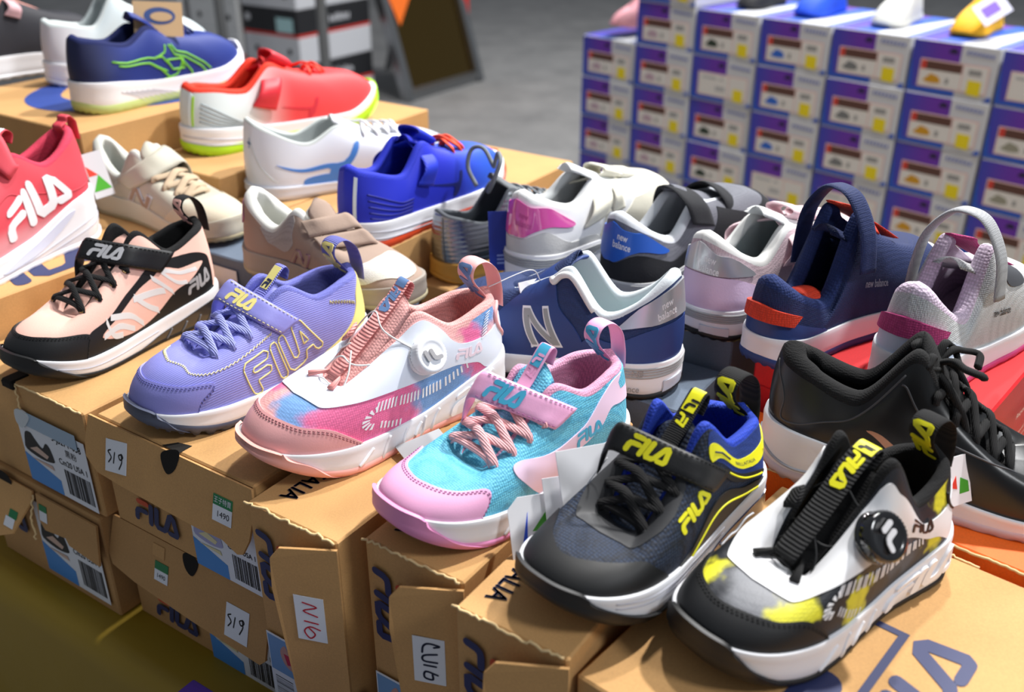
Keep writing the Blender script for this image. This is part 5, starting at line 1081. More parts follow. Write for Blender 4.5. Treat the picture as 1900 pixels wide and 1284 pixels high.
# ---------------------------------------------------------------- 6 black, white and yellow trainer with a dial
YC = (232, 226, 52); GC = (120, 122, 128)
B6 = [(upt('bwy', 10, .62), .022, .35, GC), (upt('bwy', 25, .66), .014, .35, GC), (upt('bwy', 36, .50), .0125, .35, YC), (upt('bwy', 45, .50), .010, .35, YC), (upt('bwy', -26, .50), .013, .35, YC), (upt('bwy', 80, .18), .0145, .3, YC), (upt('bwy', 76, .30), .010, .3, YC), (upt('bwy', 130, .30), .010, .35, YC), (upt('bwy', 146, .85), .011, .35, YC), (upt('bwy', 110, .25), .016, .4, (60, 78, 100))]
BTD = mat('black_grey_yellow_tie_dye', (26, 30, 40), .5, 'mesh', scale=620, bump=.25, blobs=B6)
WSM = mat('smooth_white_synthetic', (240, 240, 243), .4); BWB = mat('black_webbing', (16, 16, 18), .85, 'ribz', scale=170, bump=1.)
s = Shoe('trainer', 'black, white and yellow trainer with a black round lacing dial, front right', FIT['bwy'])
s.base(BTD, BLKF, WHITE, BLACKR, mat('gold_insole_mesh', (180, 150, 90), .5, 'mesh', scale=300, bump=1.), BLKF, tonguetop=(.40, .465), lug=.003)
s.panel('side_overlay', WSM, catmull([(0, .71), (12, .70), (25, .68), (37, .645), (53.5, .59), (70, .53), (95, .442), (110.5, .383), (126, .37), (133, .30), (140, .1), (145, -.01)], 6)+[(165, -.01), (180, .0), (196, .0)]+catmull([(200, .8), (190, .86), (180, .80), (162, .72), (152, .62), (142.5, .6), (131, .64), (120, .68), (108, .76), (102, .90), (93.5, .955)], 6)+[(80, .965), (60, .965), (40, .965), (20, .965), (0, .965)], .004, smooth=0)
s.panel('side_overlay', WSM, catmull([(.5, .71), (-12, .70), (-25, .68), (-37, .645), (-53.5, .59), (-70, .53), (-95, .442), (-110.5, .383), (-126, .37)], 6)+[(-126, .7), (-108, .76), (-102, .90), (-93.5, .955), (-80, .965), (-60, .965), (-40, .965), (-20, .965), (.5, .965)], .004, smooth=0)
s.toecap(BLK, mirror([(66.5, -.01), (61.5, .167), (49, .37), (34.5, .45), (16.5, .45), (0, .43)]), .005, stitch=BLKL)
ticks(s, [(64, .48), (79.5, .383), (97, .27), (109.5, .25), (122.5, .33)], [(67.5, .283), (75, .175), (84, .08)], None, WHITE, 26, 7)
s.logo('logo', BLK, s.up, [(113.5, .42), (132, .50), (134, .70), (115, .58)], .001, .0045)
s.logo('embossed_logo', EMB, s.so, [(100, .30), (146, .36), (146, .86), (102, .86)], .008, 0, s.mid)
for g in ([(62, .22), (66, .42), (71, .66)], [(74, .05), (75, .3), (78, .8)], [(81.5, .15), (84, .4), (87.5, .7)], [(90, .1), (92, .4), (95, .75)]): s.sole_line(EMB, g, .006, 'rib', .0)
s.bumper(BLACKR, [(56, -.03), (41, .22), (29.5, .46), (22, .84), (15, 1.16), (0, 1.22)], [(0, 1.22), (15, 1.16), (22, .84), (29.5, .46), (41, .22), (56, -.03)])
c, dk = dial(s, 85, .665, mat('glossy_black_plastic', (14, 14, 16), .12, coat=1), mat('light_grey_print', (200, 200, 204), .5), .068, .036, 'upright')
wb, sf = s.tonguetab(BWB, [(.695, .262), (.565, .366), (.451, .468), (.384, .506), (.368, .488), (.40, .45)], .075)
mb = MB(); overlay(mb, sf, [[(.50, .08), (.68, .08), (.68, .92), (.50, .92)]], .002, sf.off, .03); pt_ = s.put(mb, 'woven_label', YEL, wb)
mb = MB(); overlay(mb, sf, letters([(.52, .22), (.52, 1.9), (.58, 1.9), (.58, .22)], (0, 1), .26), .001, sf.off+.002, .03); s.put(mb, 'logo', BLK, pt_)
mb = MB(); overlay(mb, sf, letters([(.49, .2), (.29, .2), (.29, .8), (.49, .8)], sw=.26), .002, sf.off, .03); s.put(mb, 'logo', YEL, wb)
for sg in (1, -1):
    for (ph, vv_) in ((24, .84), (68, .90)):
        if sg > 0 and ph == 68: continue
        mb = MB(); A0 = s.up.at([sg*(ph-6)], [vv_], [.012])[0]; A1 = s.up.at([sg*(ph+6)], [vv_], [.012])[0]; B0 = s.up.at([sg*(ph-6)], [.99], [.026])[0]; B1 = s.up.at([sg*(ph+6)], [.99], [.026])[0]; C0 = B0+(B0-A0)*.5; C1 = B1+(B1-A1)*.5
        slab(mb, [A0, B0, C0], [A1, B1, C1], .018); s.put(mb, 'cord_loop', BWB)
cable(s, [tuple(c*np.array([1, s.q['side'], 1])), ('t', .34, .9, .040), ('t', .26, 0, .05), ('t', .2, -.9, .03), ('t', .06, -.8, .03), ('t', .02, 0, .035), ('t', .04, .9, .03), ('t', .18, .9, .05), ('t', .30, .3, .055)], .0028, BLKR if 'BLKR' in globals() else BLACKR)
cable(s, [tuple(c*np.array([1, s.q['side'], 1])), ('t', .66, .9, .05), ('t', .68, 0, .06), ('t', .62, -.95, .035), ('t', .5, -1., .02), ('t', .38, -.95, .035), ('t', .36, 0, .058)], .0028, BLACKR)
s.upper_line(BLACKR, [(174, .05), (160, .3), (150, .55), (150, .8)], .005, 'heel_piping', .004)
s.heeltab(BLKL, .085, .13, .008, [(.40, .1), (.40, .9), (.12, .9), (.12, .1)], YEL, flat=.035)
# ---------------------------------------------------------------- 7 red and pink trainer cut by the left edge
RED = mat('coral_red_knit', (214, 70, 84), .7, 'leather', scale=1400, bump=.2, ramp=(2, .055, .035, (226, 150, 158)))
s = Shoe('trainer', 'coral red and pink trainer with large white lettering, cut by the left edge', FIT['redfila'])
s.base(RED, mat('coral_lining', (222, 62, 92), .85, 'mesh', scale=600, bump=.5), WHITE, WHITE, GREYIN, RED, lug=.01, outh=.025)
s.logo('logo', WHITE, s.up, [(84, .13), (133, .16), (131, .80), (76, .45)], .004)
s.upper_line(mat('dark_coral', (190, 50, 66), .6), [(70, .56), (86.5, .65), (101.5, .5), (114, .42), (139, .22), (160, .2)], .003, 'seam', .0)
SH = mat('pale_blue_foam', (214, 220, 240), .5)
mb = MB(); overlay(mb, s.so, [catmull([(75, .35), (92, .68), (118, .85), (128, .80), (112, .55), (95, .38)], 5, True)], .003, 0, .03); s.put(mb, 'sole_panel', SH, s.mid)
for w0 in (.3, .16): s.sole_line(mat('groove_grey', (186, 186, 196), .6), [(60, w0), (90, w0), (120, w0+.1), (160, w0+.25), (180, w0+.3)], .002)
st, sf = strap_over(s, (92, .80), (108, .88), .1, .8, .3, lift=.05, m=RED, th=.014)
s.heeltab(RED, .06, .05, .010, flat=.03)
tt, sf = s.tonguetab(RED, [(.46, .49), (.41, .53), (.369, .56), (.337, .54), (.35, .50)], .07)
mb = MB(); overlay(mb, sf, letters([(.55, .1), (.55, .9), (.3, .9), (.3, .1)], sw=.25), .002, sf.off, .03); s.put(mb, 'logo', WHITE, tt)
# ---------------------------------------------------------------- the rows behind
def nb_sole(s, m1, flare=True):
    for w0 in (.62, .70, .78, .86): s.sole_line(m1, [(100, w0), (120, w0), (150, w0), (180, w0), (-160, w0), (-120, w0)], .0035, 'sole_rib', -.001) if False else s.sole_line(m1, [(96+40*(.9-w0), w0), (130, w0), (160, w0), (180, w0), (205, w0), (240, w0)], .0045, 'sole_rib', .0)
def N_logo(s, m, m2, quad):
    f = inv_quad(quad); A_ = [(0, 0), (.26, 0), (.26, .62), (.72, 0), (1, 0), (1, 1), (.74, 1), (.74, .38), (.28, 1), (0, 1)]
    mb = MB(); overlay(mb, s.up, [[f(x, y) for x, y in A_]], .006, 0, .02); o = s.put(mb, 'letter_patch', m2)
    c = [(.05, .06), (.21, .06), (.21, .78), (.73, .06), (.95, .06), (.95, .94), (.79, .94), (.79, .22), (.27, .94), (.05, .94)]
    mb = MB(); overlay(mb, s.up, [[f(x, y) for x, y in c]], .003, .006, .02); s.put(mb, 'letter_fill', m, o)
def nb_text(s, m, c, off=.005, k=1., two=True):
    mb = MB(); a = (-4.6*k, 0); u = (0, .155*k)
    if s.q['side'] > 0: a = (4.6*k, 0)
    if two: text_on(mb, s.up, 'new', (c[0]+.2*k, c[1]+.075*k), a, u, off, .012); text_on(mb, s.up, 'balance', (c[0], c[1]-.06*k), a, u, off, .012)
    else: text_on(mb, s.up, 'new balance', c, a, u, off, .01)
    s.put(mb, 'lettering', m)
def mids(c): return [(360-p if p < 180 else p) for p in c]
NW = mat('white_print', (240, 240, 244), .5); CREAM = mat('cream_suede', (226, 222, 206), .8, 'leather', bump=.3, scale=500); WLIN = mat('white_lining', (226, 228, 228), .85, 'leather', bump=.3, scale=900)
GRIB = mat('grey_rib', (168, 170, 172), .6); BLIN = mat('teal_insole', (96, 140, 158), .9, 'mesh', scale=500)
# white trainer with a pink heel patch
s = Shoe('trainer', 'white and silver trainer with a glossy pink heel patch', FIT['pinkNB'])
s.base(WLEA, WLIN, WHITE, mat('grey_outsole', (150, 150, 154), .6), GREYIN, WLIN, tonguetop=(.30, FIT['pinkNB']['cz']+.075), lug=.002, rc=.026)
sym = lambda L: L+[(360-p, v) for p, v in L[::-1] if p < 179.5]
HP = [(180, .97), (167.5, .925), (156, .97), (148, .92), (133, .70), (133.5, .60), (151, .60), (163.5, .49), (171, .38), (180, .36)]
s.panel('heel_patch', mat('glossy_pink_patent', (226, 92, 172), .1, coat=1), HP[:-1]+[(180, .37)]+[(360-p, v) for p, v in HP[::-1][1:-1]], .008, smooth=4)
nb_text(s, mat('dark_pink_print', (200, 70, 148), .4), (172, .66), .0085)
s.panel('mudguard', mat('silver_suede', (206, 206, 204), .6, 'leather', bump=.4, scale=500), [(106, .14), (130, .26), (151, .5), (163.5, .42), (171, .34), (180, .33), (190, .34), (200, .44), (212, .5), (235, .2), (240, -.01), (180, -.01), (120, -.01), (104, -.01)], .004, smooth=3)
nb_sole(s, GRIB)
s.panel('toe_overlay', CREAM, mirror([(92, -.01), (88, .35), (70, .6), (40, .62), (15, .72), (0, .74)])[:], .003, smooth=0)
strap_over(s, (100, .45), (122, .42), .1, .42, .28, lift=.04, m=CREAM, th=.012); strap_over(s, (84, .5), (96, .45), .1, .12, .24, lift=.04, m=CREAM, th=.012)
N_logo(s, WLEA, CREAM, [(104, .1), (88, .1), (86, .5), (100, .5)])
# black and grey trainer with a blue patch
s = Shoe('trainer', 'black and grey trainer with a royal blue heel patch, strap open', FIT['blkNB'])
BKS = mat('black_suede', (22, 24, 30), .85, 'leather', bump=.4, scale=500); GYM = mat('grey_mesh', (112, 114, 124), .8, 'mesh', scale=700, bump=.5)
s.base(GYM, mat('light_grey_lining', (212, 216, 222), .85, 'leather', bump=.3, scale=900), mat('grey_white_foam', (206, 208, 210), .5), BLACKR, GREYIN, GYM, lug=.002, rc=.026, tonguetop=(.34, FIT['blkNB']['cz']+.06))
HP = [(180, .96), (172, .90), (163, .92), (155, .97), (137, .80), (140, .68), (158, .62), (173.5, .383), (180, .36)]
s.panel('heel_patch', mat('royal_blue_leather', (34, 92, 190), .35), HP[:-1]+[(180, .37)]+[(360-p, v) for p, v in HP[::-1][1:-1]], .008, smooth=4)
nb_text(s, NW, (171, .70), .0085)
s.panel('mudguard', BKS, [(104, .0), (108, .30), (125, .42), (140, .55), (158, .56), (173.5, .36), (180, .34), (187, .36), (202, .56), (235, .3), (240, -.01), (180, -.01), (104, -.01)], .004, smooth=3)
nb_sole(s, GRIB)
s.panel('toe_overlay', BKS, mirror([(98, -.01), (96, .4), (80, .85), (60, .6), (40, .55), (15, .62), (0, .64)])[:], .003, smooth=0)
flatstrap(s, [(.47, -.14, .20), (.45, -.115, .29), (.40, -.05, .35), (.38, .03, .36), (.38, .10, .32), (.40, .13, .24)], [(.07, 0, -.02)]*6, .014, BKS)
flatstrap(s, [(.60, .13, .18), (.60, .10, .28), (.59, 0, .335), (.60, -.10, .28), (.60, -.14, .18)], [(.05, 0, -.02)]*5, .014, BKS)
# lilac and silver
s = Shoe('trainer', 'pale pink trainer with a silver heel and lilac suede counter', FIT['lilac'])
PPS = mat('pale_pink_leather', (238, 206, 212), .6, 'leather', bump=.15, scale=700); PPMH = mat('pale_pink_mesh', (214, 190, 198), .8, 'mesh', scale=700, bump=.6)
s.base(PPMH, mat('silver_white_lining', (222, 222, 220), .7, 'leather', bump=.2, scale=900), WHITE, BLACKR, BLIN, WLIN, lug=.004, rc=.026, tonguetop=(.32, FIT['lilac']['cz']+.07))
HP = [(180, .97), (167.5, .88), (158, .93), (150, .90), (141, .82), (141, .72), (161, .60), (180, .58)]
s.panel('heel_patch', SILV, HP[:-1]+[(180, .58)]+[(360-p, v) for p, v in HP[::-1][1:-1]], .008, smooth=4)
nb_text(s, NW, (171, .70), .0085)
s.panel('heel_counter', mat('lilac_suede', (214, 188, 218), .8, 'leather', bump=.3, scale=500), [(112, -.01), (118, .3), (128, .46), (145, .6), (161, .58), (180, .55), (199, .58), (215, .6), (240, .2), (245, -.01), (180, -.01)], .005, smooth=3)
nb_sole(s, GRIB)
mb = MB(); overlay(mb, s.so, [[(150, .12), (172, .12), (172, .44), (150, .44)]], .006, 0, .03); s.put(mb, 'heel_window', mat('pearl_window', (206, 212, 224), .2), s.mid)
s.panel('toe_overlay', PPS, mirror([(104, -.01), (104, .5), (96, .9), (80, .9), (50, .8), (20, .8), (0, .82)])[:], .003, smooth=0)
strap_over(s, (100, .45), (116, .55), .1, .50, .26, lift=.045, m=PPS, th=.012); strap_over(s, (82, .5), (94, .45), .1, .18, .24, lift=.04, m=PPS, th=.012)
# navy with silver N
s = Shoe('trainer', 'navy blue trainer with a grey letter patch on its side and its strap open', FIT['navyN'])
NVS = mat('navy_synthetic', (36, 62, 124), .55, 'leather', bump=.15, scale=700); NVMH = mat('navy_mesh', (34, 56, 106), .75, 'mesh', scale=600, bump=.9)
s.base(NVMH, mat('ice_white_lining', (224, 232, 236), .85, 'leather', bump=.4, scale=700), WHITE, BLACKR, mat('pale_insole', (170, 196, 200), .9), NVMH, lug=.005, rc=.022, tonguetop=(.40, .46))
s.panel('heel_patch', SILV, [(180, .97), (168, .96), (158, .97), (148, .96), (138, .80), (137, .74), (147, .66), (158, .60), (172, .58), (180, .57), (188, .58), (202, .60), (222, .74), (212, .96), (200, .96)], .008, smooth=3)
nb_text(s, NW, (164, .74), .0085, .9)
s.panel('heel_counter', NVS, [(108, -.01), (112, .25), (122, .42), (137, .52), (150, .56), (165, .54), (180, .52), (200, .54), (225, .5), (250, -.01), (180, -.01)], .005, smooth=3)
nb_sole(s, GRIB)
mb = MB(); overlay(mb, s.so, [[(158, .12), (178, .12), (178, .46), (158, .46)]], .006, 0, .03); s.put(mb, 'heel_window', MC['pearl_window'], s.mid)
mb = MB(); text_on(mb, s.so, 'balance', (134, .30), (5, 0), (0, .26), .003, .01); s.put(mb, 'lettering', GRIB, s.mid)
mb = MB(); text_on(mb, s.so, 'NB', (140, .74), (5.5, 0), (0, .26), .005, .01); s.put(mb, 'lettering', MC['grey_print'], s.mid)
s.panel('side_overlay', NVS, [(62, .02), (62, .5), (66, .8), (72, .98), (90, .98), (96, .8), (100, .6), (108, .4), (112, .2), (112, .0), (90, -.01)], .005, smooth=3)
N_logo(s, mat('grey_leather_patch', (150, 152, 154), .5), NW, [(88, .16), (102, .16), (92, .62), (74, .62)])
s.band([(.64, .125, .17), (.62, .105, .25), (.575, .06, .325), (.51, .01, .39), (.45, -.04, .425), (.43, -.09, .40)], [(.475, .14, .20), (.468, .130, .30), (.452, .105, .375), (.425, .06, .42), (.395, .0, .44), (.385, -.06, .43)], .014, 'strap', NVS)
s.upper_line(WLIN, [(88, .96), (92, .90), (100, .95), (112, .97), (124, .97)], .012, 'collar_trim', .008)
# navy with orange tab
NVK = mat('navy_knit', (22, 40, 90), .8, 'mesh', scale=640, bump=.9); ORG = mat('orange_red_webbing', (232, 62, 30), .7, 'mesh', scale=500, bump=.9)
def pod(name, label, q, up_, lin_, tab_, patch_, strap_, txtm, over_=None):
    s = Shoe('trainer', label, q); s.base(up_, lin_, WHITE, over_ or NVS, lin_, up_, lug=.006, rc=.030, outh=.035, tonguetop=(.30, q['cz']-.03))
    s.panel('heel_panel', patch_, [(126, -.01), (129, .30), (140, .44), (155, .46), (170, .42), (180, .40), (190, .42), (210, .4), (230, -.01), (180, -.01)], .004, smooth=3)
    s.panel('heel_tab', tab_, [(150, .66), (153, .40), (165, .40), (180, .38), (195, .40), (210, .42), (210, .64), (195, .66), (180, .66), (165, .66)], .016, smooth=0)
    nb_text(s, txtm, (92, .36), .003, .72, False)
    P = [('a', 0)]
    st = flatstrap(s, [(.40, -.155, .24), (.395, -.150, .34), (.385, -.125, .46), (.37, -.06, .55), (.36, .0, .575), (.36, .07, .55), (.37, .13, .44), (.38, .15, .30)], [(.045, 0, -.005)]*8, .016, strap_)[0]
    return s
s = pod('n', 'navy blue knit trainer with an orange-red heel tab on the red box', FIT['navyO'], NVK, mat('navy_lining', (28, 48, 104), .9, 'mesh', scale=420, bump=1.2), ORG, NVS, NVK, mat('pale_grey_print', (170, 180, 196), .5))
flatstrap(s, [(.60, .05, .36), (.54, .0, .41), (.46, -.03, .46), (.40, -.02, .50)], [(.01, .05, 0)]*4, .010, ORG, 'lace')
flatstrap(s, [(.56, -.09, .33), (.55, -.04, .39), (.53, .02, .42), (.50, .08, .40)], [(.018, 0, -.01)]*4, .008, ORG, 'lace')
flatstrap(s, [(.26, .06, .20), (.25, .0, .22), (.26, -.06, .20)], [(.04, 0, 0)]*3, .01, ORG, 'insole_patch')
s = pod('g', 'pale grey knit trainer with a magenta heel tab beside the red box', FIT['grey'], mat('pale_grey_knit', (208, 210, 212), .8, 'mesh', scale=640, bump=.9), mat('lilac_lining', (226, 206, 228), .9, 'mesh', scale=420, bump=1.2), mat('magenta_webbing', (196, 62, 128), .7, 'mesh', scale=500, bump=.9), mat('pale_blue_film', (206, 218, 240), .4), mat('grey_strap_webbing', (170, 172, 176), .8, 'mesh', scale=800), BLK, mat('magenta_rubber', (206, 84, 140), .5))
flatstrap(s, [(.60, .05, .34), (.54, .0, .38), (.46, -.03, .43), (.40, -.02, .47)], [(.01, .05, 0)]*4, .010, MC['magenta_webbing'], 'lace')
s.panel('lace_patch', mat('charcoal_patch', (70, 72, 78), .6), [(62, .86), (62, .62), (74, .58), (84, .64), (84, .86)], .004, smooth=3)
# black trainer on the orange box
s = Shoe('trainer', 'large black leather trainer with a copper swoosh-shaped mark on the orange box', FIT['nike'])
BKN = mat('black_smooth_leather', (17, 18, 20), .34, 'leather', bump=.05, scale=900)
s.base(BKN, BLKF, WHITE, mat('pale_mauve_rubber', (214, 200, 208), .5), BLKF, BLKF, lug=.008, rc=.034, outh=.03, tonguetop=(.40, FIT['nike']['cz']+.04))
COP = mat('copper_print', (205, 150, 120), .3, metal=.4)
s.panel('side_mark', COP, [(92, .06), (88, .05), (83, .09), (80.5, .20), (82, .32), (85, .42), (86, .34), (85.5, .24), (90, .17), (100, .22), (116, .34), (104, .17)], .002, smooth=4)
s.upper_line(mat('black_seam', (70, 70, 74), .5), [(176, .90), (165, .75), (158, .5), (154.5, .192), (143.5, .242), (134, .5), (122, .75), (112, .9)], .003, 'seam', .0)
s.upper_line(MC['black_seam'], [(112, .80), (100, .62), (85, .55), (66, .60), (48, .70), (30, .85)], .003, 'seam', .0)
s.sole_line(mat('silver_line', (170, 172, 180), .35), [(180, .5), (165, .42), (150, .30), (135, .25), (120, .35)], .005)
s.lace([30, 46, 60, 74, 88], BLKL, .026, .88, .040, flat=.7)
for j, (dy, h, x0) in enumerate(((.05, .07, .03), (-.05, .06, -.01), (.05, .05, .07), (-.04, .05, .08))):
    c = np.array([.44, 0, .40])
    mb = MB(); tube(mb, catmull([c, c+np.array([x0*.6, dy*.8, h*.7]), c+np.array([x0, dy*1.3, h*.55]), c+np.array([x0*1.6, dy*1.5, .02]), c+np.array([x0*1.2+.03, dy*.6, -.0])], 8), .013, 8, .7); s.put(mb, 'lace_bow', BLKL)
mb = MB(); c = np.array([.42, 0, .40]); tube(mb, catmull([c+np.array([.02, 0, -.05]), c+np.array([0, .01, -.01]), c+np.array([-.015, 0, .03]), c+np.array([-.03, -.01, .06])], 6), .020, 10); s.put(mb, 'lace_knot', BLKL)
for dy in (.05, -.04): 
    mb = MB(); tube(mb, catmull([c, c+np.array([.06, dy*1.5, -.02]), c+np.array([.12, dy*2, -.10]), c+np.array([.15, dy*2.2, -.19])], 6), .011, 8); s.put(mb, 'lace_end', BLKL)
# ---------------------------------------------------------------- sports shoes at the back
DPB = mat('royal_blue_knit', (24, 40, 190), .6, 'leather', scale=1400, bump=.2, ramp=(0, .13, .22, (34, 84, 200))); OR2 = mat('orange_red_rubber', (232, 80, 40), .5)
def runbird(s, m, c, k=1., th=.002):
    f = lambda x, y: (c[0]-x*k*10, c[1]+y*k*.2)
    s.panel('side_mark', m, [f(-1.9, .35), f(-.3, .15), f(.5, .1), f(1.0, .9), f(1.3, .95), f(.7, -.1), f(.2, -1.), f(-.1, -1.), f(.1, -.2), f(-.5, -.05)], th, .0, 3)
s = Shoe('trainer', 'royal blue running shoe with orange laces and a white reflective heel line', FIT['blmz'])
s.base(DPB, mat('blue_lining', (26, 46, 200), .8, 'mesh', scale=600, bump=.4), WHITE, OR2, BLIN, DPB, lug=.006, outh=.04, tonguetop=(.38, .37))
s.panel('reflective_strip', mat('reflective_white', (236, 246, 250), .3), [(171.2, .95), (168, .95), (168.4, .14), (171.6, .14)], .003, smooth=0)
for k in range(5): s.upper_line(mat('dark_blue_groove', (14, 24, 130), .6), [(160-k*1.0, .64-k*.12), (140-k, .50-k*.105), (118, .30-k*.06)], .004, 'groove', .0)
runbird(s, mat('deep_blue_print', (16, 30, 110), .5), (86, .30), .9)
strap_over(s, (103, .36), (118, .52), .1, .74, .34, lift=.05, m=mat('blue_strap', (26, 52, 200), .6, 'rib', scale=120, bump=.5), th=.012)
s.lace([26, 44, 60], mat('orange_red_lace', (244, 84, 50), .7), .026, .90, .04)
for w0 in (.4, .65): s.sole_line(MC['groove_grey'], [(90, w0*.6), (120, w0*.8), (150, w0), (180, w0)], .003)
s.bumper(OR2, [(60, -.03), (30, .25), (12, .8), (0, 1.0)], [(0, 1.0), (12, .8), (30, .25), (60, -.03)])
s = Shoe('trainer', 'white football boot with light blue side stripes between two running shoes', FIT['whmz'])
s.base(mat('pearl_white_leather', (222, 226, 236), .35), mat('pale_grey_lining', (196, 202, 200), .8), mat('pearl_sole', (216, 220, 230), .4), None, WHITE, WLEA, rc=.012, tonguetop=(.40, .30))
LBM = mat('light_blue_mark', (70, 130, 210), .4)
runbird(s, LBM, (112, .34), 1.9); s.panel('side_mark', LBM, [(124, .20), (104, .18), (97, .10), (108, .02), (124, .04)], .002, smooth=4)
s.upper_line(MC['pale_grey_lining'], [(170, .75), (160, .4), (145, .15)], .002, 'seam'); s.lace([20, 34, 48, 62, 76], mat('white_lace', (232, 232, 236), .8), .022, .90, .03)
mb = MB(); text_on(mb, s.up, '+', (171, .69), (-9, 0), (0, .35), .003); s.put(mb, 'heel_mark', mat('steel_blue_print', (60, 96, 150), .5))
s = Shoe('trainer', 'red fading to white running shoe with neon green sole edges', FIT['redmz'])
NEO = mat('neon_green_rubber', (176, 230, 40), .5); RDU = mat('red_fading_to_white_knit', (236, 66, 70), .6, 'leather', scale=1400, bump=.15, ramp=(0, .15, .07, (216, 224, 224)))
s.base(RDU, mat('orange_red_lining', (228, 52, 24), .8), WHITE, NEO, mat('red_insole', (190, 40, 24), .9), mat('red_tongue', (236, 60, 60), .7), lug=.004, outh=.05, tonguetop=(.41, .35))
s.panel('reflective_strip', MC['reflective_white'], [(171, .95), (168, .95), (168.4, .12), (171.4, .12)], .003, smooth=0); s.panel('heel_stripe', NEO, [(167.4, .9), (165.4, .88), (165.8, .12), (167.8, .12)], .003, smooth=0)
for k in range(5): s.upper_line(mat('grey_groove', (150, 160, 164), .5), [(160, .70-k*.11), (142, .44-k*.08), (124, .16-k*.02)], .004, 'groove', .0)
runbird(s, mat('dark_red_print', (214, 40, 60), .5), (84, .24), .8)
strap_over(s, (104, .26), (122, .48), .1, .76, .34, lift=.045, m=mat('red_strap', (222, 44, 58), .5), th=.012); s.lace([24, 40, 56], mat('red_orange_lace', (244, 70, 50), .7), .02, .9, .03)
for w0 in (.4, .62): s.sole_line(MC['groove_grey'], [(90, w0*.6), (120, w0*.8), (150, w0), (180, w0)], .003)
s.bumper(NEO, [(50, -.03), (25, .3), (8, .9), (0, 1.1)], [(0, 1.1), (8, .9), (25, .3), (50, -.03)])
s = Shoe('trainer', 'navy blue running shoe with lime green line pattern, kraft tag on its laces', FIT['asics'])
NVB = mat('deep_navy_mesh', (20, 46, 128), .6, 'leather', scale=1400, bump=.2, ramp=(0, .08, .01, (18, 28, 70))); LIM = mat('lime_print', (120, 200, 50), .5)
s.base(NVB, mat('navy_black_lining', (18, 30, 84), .9), WHITE, mat('pale_green_rubber', (186, 204, 130), .6), MC['navy_lining'], NVB, lug=.006, outh=.05, tonguetop=(.36, FIT['asics']['cz']+.07))
for l in ([(141, .56), (104, .42), (95, .52), (92, .66)], [(135, .46), (108, .34), (96, .18)], [(110, .36), (100, .22), (94, .04)], [(88, .66), (87, .46), (80, .40), (72, .18), (70, .04)], [(85, .66), (84, .52), (77, .46), (69, .24), (66, .10)], [(95, .38), (92, .20), (84, .20), (84, .38), (95, .38)], [(82, .38), (90, .10), (100, .02)], [(84, .40), (80, .12), (80, .02)], [(104, .44), (98, .44), (94, .30)]): s.upper_line(LIM, l, .0048, 'lime_line', .001, straight=True)
s.lace([26, 44, 60, 76], mat('navy_lace', (22, 36, 92), .8), .024, .9, .035)
for k in range(7): s.sole_line(MC['groove_grey'], [(88+k*4, .15), (96+k*4, .45), (108+k*4, .65)], .002)
s.bumper(WHITE, [(50, -.03), (25, .6), (8, 1.2), (0, 1.3)], [(0, 1.3), (8, 1.2), (25, .6), (50, -.03)])
s = Shoe('trainer', 'white running shoe just behind the navy one', FIT['wh2'])
s.base(mat('pinkish_white_mesh', (214, 212, 218), .6, ramp=(0, .02, .08, (206, 218, 222))), mat('white_grey_lining', (206, 214, 214), .8), WHITE, WHITE, WHITE, WLIN, tonguetop=(.36, .46))
q = dict(FIT['wh2']); q.update(X=q['X']-.16, Y=q['Y']+.012, yaw=42)
s = Shoe('trainer', 'black running shoe with pale pink lining at the left edge', q)
s.base(mat('black_knit', (38, 38, 46), .7), mat('salmon_lining', (216, 150, 138), .8), WHITE, WHITE, GREYIN, mat('salmon_tongue', (214, 160, 156), .7), tonguetop=(.34, .46))
for k in (.50, .44): s.upper_line(mat('dusty_pink_print', (176, 120, 134), .5), [(140, k), (120, k-.04)], .002, 'stripe')
strap_over(s, (96, .6), (112, .7), .1, .85, .26, lift=.06, m=mat('dusty_pink_strap', (210, 168, 174), .6), th=.014)
q.update(X=-1.06, Y=1.66, yaw=60, z=.13)
s = Shoe('trainer', 'grey-blue running shoe in the top left corner', q)
s.base(mat('grey_blue_knit', (104, 116, 132), .7, 'mesh', scale=500), mat('grey_lining', (150, 156, 164), .8), WHITE, WHITE, GREYIN, lug=.0)
# silver boot
s = Shoe('trainer', 'metallic silver shoe with a honey gum sole and grey laces, heel to the viewer', FIT['silver'])
CHR = mat('brushed_silver_film', (150, 154, 160), .25, 'ribz', metal=1., scale=60, bump=.35); GUM = mat('honey_gum_rubber', (206, 152, 62), .45)
s.base(CHR, mat('charcoal_lining', (84, 88, 94), .85), GUM, GUM, BLIN, mat('grey_tongue', (110, 114, 118), .8), lug=.003, rc=.012, tonguetop=(.34, FIT['silver']['cz']+.06))
s.upper_line(mat('dark_silver', (90, 94, 98), .4), [(170, .98), (166, .5), (163, .02)], .003, 'seam'); GL = mat('grey_lace', (124, 130, 136), .8)
s.lace([26, 42, 58, 74, 88], GL, .024, .92, .03)
c = np.array(s.tfun(np.array([.95]), np.array([0.]), .04)[0])
for dy, h in ((.11, .08), (-.12, .09)):
    mb = MB(); tube(mb, catmull([c, c+np.array([-.02, dy*.6, h]), c+np.array([-.05, dy*1.2, h*.8]), c+np.array([-.08, dy*1.1, -.02]), c+np.array([-.07, dy*.5, -.10])], 8), .011, 8); s.put(mb, 'lace_bow', GL)
